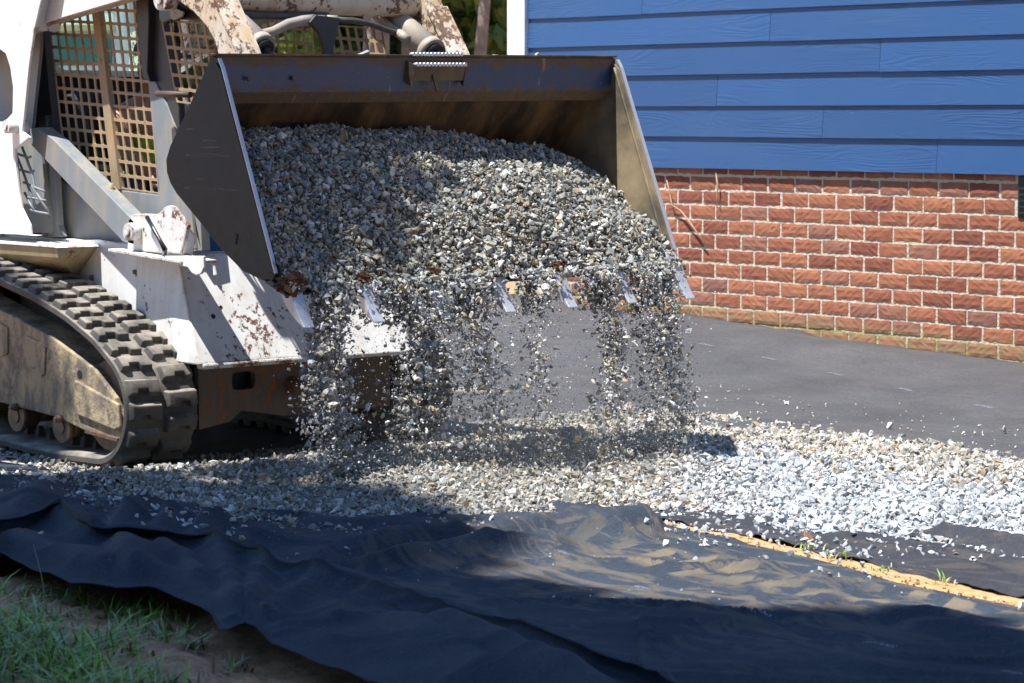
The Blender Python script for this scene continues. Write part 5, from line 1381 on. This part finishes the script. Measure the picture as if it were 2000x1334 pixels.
def strays(n_, pxr, pyr, fun, lo, hi, label, pal):
    px_ = rr.uniform(*pxr, n_); py_ = rr.uniform(*pyr, n_) if not callable(pyr) else pyr(px_, rr)
    P = onZv(px_, py_, 0.015); x, y = P[:, 0], P[:, 1]; s = np.clip(rr.lognormal(math.log((lo + hi) / 2), 0.35, n_), lo, hi)
    z = g(x, y) + fun(x, y) + s * 0.55
    o = link('pebbles', stone_mesh('pebbles', np.stack([x, y, z], 1), s, pick(pal, n_, rr), rr), M['stone']); tag(o, label, 'pebbles', kind='stuff')
strays(330, (1300, 2200), lambda p, r: interp(GRAVEL_BOT, p) + 4 + np.abs(r.normal(0, 26, len(p))) * (p < 1700) + np.abs(r.normal(0, 14, len(p))), strip_extra, 0.003, 0.013, 'scattered white pebbles strewn on the cloth strip below the gravel', PAL_WHITE)
strays(260, (940, 2200), lambda p, r: interp(GRAVEL_TOP, p) - np.abs(r.normal(0, 20, len(p))) - 2, lambda x, y: 0 * x + 0.012, 0.002, 0.007, 'scattered pale pebbles strewn on the grey cloth beyond the gravel', PAL_TAN * 1.15)
strays(140, (500, 2100), lambda p, r: r.uniform(1010, np.clip(interp(RIM, p), 1020, 1180), len(p)), near_extra, 0.0015, 0.005, 'tiny specks of stone strewn on the foreground cloth', PAL_WHITE)
strays(330, (-200, 480), lambda p, r: interp(GRAVEL_BOT, p) + np.abs(r.normal(0, 24, len(p))), near_extra, 0.004, 0.015, 'grey stones strewn on the shaded cloth left of the heap', PAL_GREY * 1.2)

# crumbs of soil on the bare sand strip
def sand_z(x, y): return soil_h(x.reshape(-1, 1), y.reshape(-1, 1)).ravel() - g(x, y)
strays(420, (1285, 2150), lambda p, r: interp(STRIP_BOT, p) + (interp(NEAR_TOP, p) - interp(STRIP_BOT, p)) * r.random(len(p)), sand_z, 0.0012, 0.0075, 'crumbs of orange soil lying on the bare sand strip', np.array([(0.46, 0.27, 0.12), (0.36, 0.20, 0.09), (0.55, 0.36, 0.18), (0.40, 0.36, 0.30)]))
# ------------------------------------------------------------------ grass and weeds
def blades(P, H, W, lean, C, rng):
    """curved tapering grass blades as one mesh"""
    n_ = len(P); a = rng.uniform(0, 2 * math.pi, n_); ca, sa = np.cos(a), np.sin(a)
    V = []; seg = [(0, 1.0), (0.35, 0.9), (0.7, 0.6), (1.0, 0.06)]
    for f, w in seg:
        off = lean * H * f ** 1.8; zz = H * f * (1 - 0.35 * lean * f)
        cxx = P[:, 0] + ca * off; cyy = P[:, 1] + sa * off; cz_ = P[:, 2] + zz
        V.append(np.stack([cxx - sa * W * w, cyy + ca * W * w, cz_], 1)); V.append(np.stack([cxx + sa * W * w, cyy - ca * W * w, cz_], 1))
    V = np.stack(V, 1)                                             # n,8,3
    F = np.array([[0, 1, 3, 2], [2, 3, 5, 4], [4, 5, 7, 6]])
    Fa = (F[None] + (np.arange(n_) * 8)[:, None, None]).reshape(-1, 4)
    return raw_mesh('grass', V.reshape(-1, 3), Fa, False, np.repeat(C, 8, 0))
rng = np.random.default_rng(21)
def soil_at(px_, py_):
    P = onZv(px_, py_, 0.0); x, y = P[:, 0], P[:, 1]
    for _ in range(3):
        z = soil_h(x.reshape(-1, 1), y.reshape(-1, 1)).ravel(); d = FWD[None] + RIGHT[None] * ((px_ - 1000) / F_PX)[:, None] + UPV[None] * ((667 - py_) / F_PX)[:, None]
        t_ = (z - CAM[2]) / d[:, 2]; Q = CAM[None] + d * t_[:, None]; x, y = Q[:, 0], Q[:, 1]
    return np.stack([x, y, z - 0.004], 1)
GREEN = np.array([(0.13, 0.27, 0.012), (0.19, 0.33, 0.020), (0.09, 0.21, 0.012), (0.25, 0.36, 0.07), (0.24, 0.33, 0.16)])
STRAW = np.array([(0.30, 0.25, 0.12), (0.22, 0.19, 0.09), (0.16, 0.17, 0.06), (0.35, 0.27, 0.16)])
tufts = [(-40, 1300, 80, 60, 900), (40, 1260, 60, 45, 620), (120, 1310, 70, 40, 620), (200, 1360, 90, 40, 500), (-60, 1230, 60, 50, 350), (60, 1210, 30, 18, 130), (140, 1168, 26, 12, 130), (165, 1180, 22, 10, 110), (250, 1205, 40, 16, 160),
         (290, 1195, 40, 14, 150), (255, 1240, 26, 14, 90), (335, 1240, 40, 16, 130), (110, 1220, 50, 20, 120), (30, 1165, 50, 16, 100), (240, 1330, 30, 16, 110), (300, 1340, 60, 20, 170), (460, 1310, 30, 12, 40), (90, 1160, 40, 14, 90), (330, 1205, 26, 10, 70), (200, 1270, 60, 22, 130), (-150, 1250, 80, 70, 500), (380, 1265, 20, 8, 50), (260, 1280, 12, 8, 30)]
GP, GH, GW, GL, GC = [], [], [], [], []
for tx, ty, sx_, sy_, n_ in tufts:
    px_ = rng.normal(tx, sx_ * 0.6, n_); py_ = rng.normal(ty, sy_ * 0.6, n_)
    okp = py_ > interp(NEAR_BOT, px_) + 14
    px_, py_ = px_[okp], py_[okp]; n_ = len(px_)
    if n_ == 0: continue
    sel = rng.random(n_) < 0.62; px_, py_ = px_[sel], py_[sel]; n_ = len(px_)
    if n_ == 0: continue
    GP.append(soil_at(px_, py_)); big = 1.0 if (ty > 1225 and tx < 230) else 0.6
    GH.append(rng.uniform(0.03, 0.12, n_) * big); GW.append(rng.uniform(0.0016, 0.0044, n_)); GL.append(rng.uniform(0.3, 1.9, n_))
    c = pick(GREEN, n_, rng, 0.15); c = np.where((rng.random(n_) < (0.08 if big == 1.0 else 0.38))[:, None], pick(STRAW, n_, rng), c); GC.append(c)
n_ = 1500                                                          # dead straw lying on the soil
px_ = rng.uniform(-100, 720, n_); py_ = rng.uniform(1100, 1400, n_); okp = py_ > interp(NEAR_BOT, px_) + 8; px_, py_ = px_[okp], py_[okp]; n_ = len(px_)
GP.append(soil_at(px_, py_) + np.array([[0, 0, 0.004]])); GH.append(rng.uniform(0.015, 0.05, n_)); GW.append(rng.uniform(0.0006, 0.0014, n_)); GL.append(rng.uniform(1.6, 2.6, n_)); GC.append(pick(STRAW, n_, rng) * 0.8)
grass = link('grass', blades(np.concatenate(GP), np.concatenate(GH), np.concatenate(GW), np.concatenate(GL), np.concatenate(GC), rng), M['grass'])
tag(grass, 'rough green grass and dry straw growing on the bare soil', 'grass', kind='stuff')
# a single tall stalk
b0 = soil_at(np.array([93.0]), np.array([1215.0]))[0]
pts = [tuple(b0), tuple(b0 + np.array([0.0, 0.0, 0.06]) - RIGHT * 0.004), tuple(b0 + np.array([0, 0, 0.13]) - RIGHT * 0.015), tuple(b0 + np.array([0, 0, 0.21]) - RIGHT * 0.034)]
t = MB().tube(pts, [0.0022, 0.002, 0.0015, 0.0006], 6)
sm = NT('stalk_green'); sm.out((0.16, 0.25, 0.10), 0.6)
t = t.build('grass_stalk', sm.m); tag(t, 'single tall pale grass stalk standing in front of the shaded cloth', 'grass stalk')
# small weeds: on the strip of sand, at the foot of the wall
def weed(px_, py_, zfun, n_, h, label, dry, y_wall=None):
    p = onZ(px_, py_, 0.0) if y_wall is None else onY(px_, py_, y_wall)
    z = zfun(p) if zfun is not None else p[2]
    P = np.tile(np.array([[p[0], p[1], z]]), (n_, 1)) + rng.normal(0, 0.02, (n_, 3)) * np.array([[1, 1 if y_wall is None else 0.2, 0]])
    c = pick(GREEN * 1.3, n_, rng, 0.15); c = np.where((rng.random(n_) < dry)[:, None], pick(STRAW * 1.5, n_, rng), c)
    o = link('weed', blades(P, rng.uniform(0.4, 1.0, n_) * h, rng.uniform(0.0012, 0.003, n_), rng.uniform(0.5, 1.8, n_), c, rng), M['grass'])
    tag(o, label, 'weed', 'small weeds along the cloth edges', 'stuff')
sz = lambda p: float(soil_h(np.array([[p[0]]]), np.array([[p[1]]]))[0, 0])
weed(1575, 1080, sz, 22, 0.05, 'dry tuft of weeds on the sand strip below the orange stone', 0.6)
weed(1635, 1096, sz, 14, 0.05, 'thin green weed on the sand strip beside the cloth edge', 0.35)
weed(1835, 1146, sz, 16, 0.045, 'dry weed on the sand strip near its right end', 0.8)
weed(1725, 1118, sz, 16, 0.03, 'short green weed at the curled cloth edge on the sand', 0.4)
weed(1318, 612, None, 26, 0.10, 'green weed at the foot of the brick wall by the bucket tooth', 0.1, 5.15)
weed(1200, 575, None, 40, 0.13, 'green weed behind the falling gravel by the wall', 0.1, 5.10)
weed(1165, 590, None, 30, 0.10, 'low green weed behind the second tooth from the right', 0.1, 5.12)

# ------------------------------------------------------------------ person in the cab
def skinned(name, J, E, m, parent=None, sub=2):
    me = bpy.data.meshes.new(name); me.from_pydata([j[:3] for j in J], E, [])
    o = bpy.data.objects.new(name, me); COL.objects.link(o)
    md = o.modifiers.new('skin', 'SKIN'); md.use_smooth_shade = True
    ly_ = me.skin_vertices[0] if len(me.skin_vertices) else None
    if ly_ is None:
        bm = bmesh.new(); bm.from_mesh(me); bm.verts.layers.skin.verify(); bm.to_mesh(me); bm.free(); ly_ = me.skin_vertices[0]
    for i, j in enumerate(J): ly_.data[i].radius = (j[3], j[3])
    ly_.data[0].use_root = True
    s = o.modifiers.new('sub', 'SUBSURF'); s.levels = sub; s.render_levels = sub
    me.materials.append(m)
    if parent is not None:
        o.parent = parent; o.location = -Vector(parent.location) if parent.type == 'EMPTY' else (0, 0, 0)
    return o
el = onY(246, 312, 0.69); hd = onY(318, 343, 0.66)
sh = Vector((-1.19, 0.74, 1.28))
J = [(-1.22, 0.93, 0.90, 0.14), (-1.21, 0.93, 1.06, 0.135), (-1.19, 0.93, 1.22, 0.145), (-1.18, 0.93, 1.32, 0.09), (-1.16, 0.93, 1.40, 0.055), (-1.14, 0.92, 1.47, 0.085), (-1.13, 0.92, 1.555, 0.080),
     (sh.x, sh.y, sh.z, 0.07), (el[0] - 0.05, 0.70, el[2] + 0.02, 0.048), (hd[0] - 0.04, 0.66, hd[2], 0.032),
     (-1.19, 1.12, 1.28, 0.07), (-1.05, 1.17, 1.08, 0.048), (-0.84, 1.18, 1.06, 0.032),
     (-0.92, 0.80, 0.93, 0.088), (-0.56, 0.76, 0.93, 0.068), (-0.50, 0.76, 0.72, 0.05), (-0.92, 1.06, 0.93, 0.088), (-0.56, 1.10, 0.93, 0.068), (-0.50, 1.10, 0.72, 0.05)]
E = [(0, 1), (1, 2), (2, 3), (3, 4), (4, 5), (5, 6), (3, 7), (7, 8), (8, 9), (3, 10), (10, 11), (11, 12), (0, 13), (13, 14), (14, 15), (0, 16), (16, 17), (17, 18)]
person = empty('person', (-1.22, 0.93, 0.72))
tag(person, 'person in yellow safety vest and jeans seated behind the mesh of the loader cab', 'person')
body = skinned('body', J, E, M['skin'], person)
def hand(w, d, side):
    """palm and five bent fingers closing on a lever"""
    w = Vector(w); d = Vector(d).normalized(); s = Vector((0, side, 0)); u = d.cross(s).normalized()
    JJ = [(*(w), 0.026), (*(w + d * 0.05), 0.028), (*(w + d * 0.085), 0.024)]; EE = [(0, 1), (1, 2)]
    for k, (off, ln_) in enumerate(((-0.03, 0.055), (-0.01, 0.065), (0.01, 0.062), (0.03, 0.048))):
        a = w + d * 0.085 + s * off; b = a + d * ln_ * 0.6 - u * 0.012; c_ = b + d * ln_ * 0.2 - u * ln_ * 0.6
        i = len(JJ); JJ += [(*a, 0.010), (*b, 0.009), (*c_, 0.008)]; EE += [(2, i), (i, i + 1), (i + 1, i + 2)]
    a = w + d * 0.03 - s * 0.035; b = a + d * 0.03 - s * 0.02 - u * 0.02; i = len(JJ); JJ += [(*a, 0.011), (*b, 0.009)]; EE += [(1, i), (i, i + 1)]
    return skinned('hand', JJ, EE, M['skin'], person, 1)
hand((hd[0] - 0.05, 0.66, hd[2]), (1, 0.02, -0.05), 1)
hand((-0.85, 1.18, 1.06), (1, -0.02, 0.0), 1)
vest = skinned('safety_vest', [(-1.215, 0.93, 0.96, 0.152), (-1.205, 0.93, 1.08, 0.150), (-1.185, 0.93, 1.22, 0.160), (-1.18, 0.93, 1.31, 0.10)], [(0, 1), (1, 2), (2, 3)], M['vest'], person)
MB().box((-1.06, 0.93, 1.08), (0.05, 0.22, 0.05), bev=0.01).build('vest_band', M['orange'], vest)
skinned('trousers', [(-1.22, 0.93, 0.88, 0.15), (-0.92, 0.80, 0.93, 0.098), (-0.56, 0.76, 0.93, 0.080), (-0.49, 0.76, 0.66, 0.062), (-0.92, 1.06, 0.93, 0.098), (-0.56, 1.10, 0.93, 0.080), (-0.49, 1.10, 0.66, 0.062)], [(0, 1), (1, 2), (2, 3), (0, 4), (4, 5), (5, 6)], M['jeans'], person)
cp = MB(); bmesh.ops.create_uvsphere(cp.bm, u_segments=20, v_segments=12, radius=1)
for v in cp.bm.verts: v.co = Vector((v.co.x * 0.108 - 1.135, v.co.y * 0.095 + 0.92, max(v.co.z, -0.1) * 0.085 + 1.565))
cp.box((-1.01, 0.92, 1.555), (0.10, 0.15, 0.012), Matrix.Rotation(0.15, 3, 'Y'), 0.004)
cp.build('cap', M['cap'], person)
fc = MB().hull([(-1.045, 0.92, 1.495), (-1.03, 0.92, 1.475), (-1.05, 0.905, 1.475), (-1.05, 0.935, 1.475), (-1.06, 0.92, 1.51)])
fc.build('nose', M['skin'], person)
for dy in (-0.03, 0.03): MB().cyl((-1.065, 0.92 + dy, 1.51), (-1.05, 0.92 + dy, 1.51), 0.008, n=10).build('eye', M['dark'], person)
MB().box((-1.052, 0.92, 1.45), (0.012, 0.045, 0.008), bev=0.003).build('mouth', M['orange'], person)
for dy in (-0.085, 0.085): MB().box((-1.13, 0.92 + dy, 1.50), (0.03, 0.016, 0.05), bev=0.006).build('ear', M['skin'], person)

# ------------------------------------------------------------------ behind the machine: a parked van, trees
van = empty('parked_van', (0, 0, 0)); tag(van, 'white parked van seen through the rear window of the loader cab', 'van')
def spot(px_, d):                     # place d metres out along a sight line, on the ground
    r_ = ray(px_, 229); r_ = r_ / np.linalg.norm(r_[:2]); q_ = CAM + r_ * d; return q_[0], q_[1]
vx, vy = spot(-300, 24)
def vbox(n_, c, d, m, par, bev=0.0):
    o = MB().box(c, d, bev=bev).build(n_, m); o.parent = par; return o
vbox('body', (0, 0, 1.55), (5.2, 2.0, 2.3), M['van'], van, 0.12)
for k in range(4): vbox('window', (-1.8 + 1.25 * k, -1.0, 1.86), (1.05, 0.03, 0.26), M['van_glass'], van, 0.01)
for k in range(4): vbox('upper_window', (-1.8 + 1.25 * k, -1.0, 2.40), (1.05, 0.03, 0.36), M['van_glass'], van, 0.01)
vbox('trim_band', (0, -1.005, 2.04), (5.0, 0.03, 0.07), M['underside'], van, 0.01)
for xv in (-1.6, 1.6):
    w_ = MB().cyl((xv, -1.04, 0.36), (xv, -0.86, 0.36), 0.36, n=24).build('wheel', M['hose']); w_.parent = van
van.location = (vx, vy, 0); van.rotation_euler = (0, 0, math.pi / 2 - HEAD)

def leaf_cloud(name, centres, radii, per, size, mat, rng, flat=0.6):
    P, C = [], []
    for c, r in zip(centres, radii):
        k = int(per * (r / np.mean(radii)) ** 2) + 8
        d = rng.normal(size=(k, 3)); d /= np.linalg.norm(d, axis=1)[:, None]
        P.append(c[None] + d * (r * rng.random((k, 1)) ** 0.45) * np.array([[1, 1, flat + 0.2]])); C.append(np.clip(rng.normal(0.5, 0.25, k) + rng.normal(0, 0.15), 0, 1))
    P = np.concatenate(P); C = np.concatenate(C); n_ = len(P); R = rand_rot(n_, rng)
    s = size * rng.uniform(0.6, 1.3, n_)
    base = np.array([[-1, 0, 0], [-0.2, 0.45, 0.1], [1, 0, 0], [-0.2, -0.45, 0.1]], float) * 0.5
    V = np.einsum('nij,nkj->nki', R, base[None] * s[:, None, None]) + P[:, None, :]
    F = np.arange(n_ * 4).reshape(-1, 4)
    return raw_mesh(name, V.reshape(-1, 3), F, False, np.repeat(C[:, None], 4, 0).repeat(3, 1))
rng = np.random.default_rng(33)
def tree(x, y, h, tr, crown_lo, crown_r, label, mat, cat='tree', nclump=26, per=120, size=0.30, group='trees in the wood behind the machine'):
    z0 = float(g(np.array([x]), np.array([y]))[0]) - 0.05
    e = empty('tree', (x, y, z0)); tag(e, label, cat, group)
    pts = [(x, y, z0)]
    for k in range(1, 7): pts.append((x + rng.normal(0, 0.05) * k * 0.5, y + rng.normal(0, 0.05) * k * 0.5, z0 + h * k / 6.5))
    tk = MB().tube(pts, [tr * (1.25 if k == 0 else 1 - 0.13 * k) for k in range(7)], 10)
    cs, rs = [], []
    for k in range(nclump):
        f = rng.random(); zz = z0 + crown_lo + (h - crown_lo) * f; a = rng.uniform(0, 2 * math.pi); rad = crown_r * (1 - 0.55 * f) * math.sqrt(rng.random())
        c = np.array([x + math.cos(a) * rad, y + math.sin(a) * rad, zz]); cs.append(c); rs.append(crown_r * rng.uniform(0.22, 0.42))
        if k % 2 == 0: tk.tube([(x, y, zz - 0.25 * rad), tuple((c + np.array([x, y, zz - 0.1])) / 2), tuple(c)], [tr * 0.3, tr * 0.2, tr * 0.07], 5)
    tk.build('trunk', M['bark'], e)
    link('crown', leaf_cloud('crown', cs, rs, per, size, mat, rng), mat, e)
    return e
kinds = [('slim grey trunk seen between the hoses and the right tilt cylinder', 735, 27, 9, 0.16, 3.4, 1.6, 'leaf_a'),
         ('dark young pine left of the grey trunk behind the cab', 600, 30, 7, 0.10, 0.5, 1.7, 'leaf_b'),
         ('yellow green bushy tree behind the right tilt cylinder', 800, 29, 6, 0.09, 0.5, 1.5, 'leaf_a'),
         ('dark pine close to the white corner board of the house', 970, 31, 9, 0.13, 0.9, 1.7, 'leaf_b'),
         ('thin brown trunk between the right lift arm and the house', 940, 26, 9, 0.07, 4.0, 1.5, 'leaf_a'),
         ('bright green bushy tree seen under the lift arm crossbar', 680, 33, 6, 0.10, 0.4, 1.9, 'leaf_a'),
         ('dark pine seen through the far cab screen', 520, 32, 8, 0.12, 0.6, 1.8, 'leaf_b'),
         ('pale trunk behind the far tilt cylinder rod', 850, 34, 9, 0.12, 3.6, 1.8, 'leaf_b'),
         ('leafy tree behind the cab, left of the parked van', 60, 34, 7, 0.14, 0.7, 2.2, 'leaf_a'),
         ('broad green tree behind the parked van', 230, 36, 8, 0.16, 0.7, 2.4, 'leaf_a'),
         ('tall dark pine behind the cab post', 390, 36, 9, 0.16, 0.7, 2.4, 'leaf_b')]
for lb, px_, d_, h, tr, lo, cr, mt in kinds:
    x, y = spot(px_, d_); tree(x, y, h, tr, lo, cr, lb, M[mt])
# the wood beyond, one mass
cs, rs = [], []
for k in range(240):
    px_ = rng.uniform(-250, 1250); d_ = rng.uniform(38, 52); x, y = spot(px_, d_); cs.append(np.array([x, y, rng.uniform(0.3, 6.0)])); rs.append(rng.uniform(0.9, 1.6))
wood = link('woodland', leaf_cloud('woodland', cs, rs, 110, 0.5, M['leaf_b'], rng), M['leaf_b']); tag(wood, 'far dark woodland behind the machine', 'woodland', kind='stuff')

# ------------------------------------------------------------------ the tree beside the camera whose crown shades the foreground
def shade_tree(base, label, regions, hmin, hmax, size, seed):
    r_ = np.random.default_rng(seed); e = empty('tree', base); tag(e, label, 'tree', 'tall trees beside the drive')
    cs, rs = [], []
    for (x, y, rad, k) in regions:                                # discs of ground that lie in its shade
        for _ in range(k):
            a = r_.uniform(0, 2 * math.pi); q_ = rad * math.sqrt(r_.random()); h = r_.uniform(hmin, hmax)
            cs.append(np.array([x + q_ * math.cos(a) - SUN_J * h, y + q_ * math.sin(a) - SUN_K * h, h])); rs.append(r_.uniform(0.16, 0.32))
    top = np.mean(np.array(cs), 0)
    tk = MB().tube([base, (base[0] * 0.8 + top[0] * 0.2, base[1] * 0.8 + top[1] * 0.2, hmin * 0.5), (base[0] * 0.5 + top[0] * 0.5, base[1] * 0.5 + top[1] * 0.5, hmin * 0.95), tuple(top)], [0.26, 0.20, 0.14, 0.06], 12)
    st_ = Vector((base[0] * 0.6 + top[0] * 0.4, base[1] * 0.6 + top[1] * 0.4, hmin * 0.8))
    for k in range(0, len(cs), 9): tk.tube([st_, (st_ + Vector(cs[k])) / 2 + Vector((0, 0, 0.2)), Vector(cs[k])], [0.05, 0.03, 0.012], 5)
    tk.build('trunk', M['bark'], e)
    link('crown', leaf_cloud('crown', cs, rs, 62, size, M['leaf_a'], r_, 0.7), M['leaf_a'], e)
def gp(px_, py_): p = onZ(px_, py_, 0.0); return p[0], p[1]
REG = []
for px_, py_, rad, k in [(100, 1080, 0.75, 70), (350, 1150, 0.7, 70), (600, 1230, 0.65, 65), (850, 1290, 0.55, 55), (1100, 1330, 0.55, 55), (1350, 1310, 0.45, 45), (1600, 1340, 0.5, 45), (1850, 1380, 0.5, 45), (1300, 1255, 0.28, 26), (1150, 1245, 0.2, 14), (1550, 1270, 0.26, 22), (1750, 1300, 0.28, 22),
                         (150, 1360, 0.9, 22), (600, 1400, 0.8, 60), (1200, 1480, 0.8, 60), (80, 970, 0.35, 26), (300, 985, 0.25, 16), (480, 1010, 0.3, 20), (650, 1020, 0.3, 18), (650, 1090, 0.3, 16), (850, 1190, 0.25, 12)]:
    x, y = gp(px_, py_); REG.append((x, y, rad, k))
shade_tree((0.2, -8.2, -0.05), 'tall broadleaf tree outside the frame shading the foreground', REG, 8.0, 11.0, 0.20, 4)
# thinner boughs over the cab and the near side of the bucket
REG2 = [(0.62, 0.42, 0.20, 9), (0.42, 0.42, 0.16, 8), (0.80, 0.42, 0.14, 6), (-0.80, 0.10, 0.20, 8), (-1.2, 0.12, 0.22, 9), (0.78, 0.80, 0.09, 3), (0.72, 1.12, 0.08, 2), (0.45, 0.38, 0.12, 5)]
shade_tree((-3.4, -5.6, -0.05), 'broadleaf tree outside the frame throwing dapples on the cab', REG2, 5.5, 7.0, 0.13, 9)

# unseen woodland added behind and beside the camera to cut low sky light
cs, rs = [], []
for k in range(460):
    a = math.radians(rng.uniform(-125, 15)); d_ = rng.uniform(11, 15); x, y = 3 + d_ * math.cos(a), -2 + d_ * math.sin(a)
    cs.append(np.array([x, y, rng.uniform(0.3, 8.0)])); rs.append(rng.uniform(0.9, 1.5))
sky_block_wood = link('woodland', leaf_cloud('woodland', cs, rs, 70, 0.45, M['leaf_b'], rng), M['leaf_b']); tag(sky_block_wood, 'unseen woodland added behind the viewer to block low sky light', 'woodland', kind='stuff')
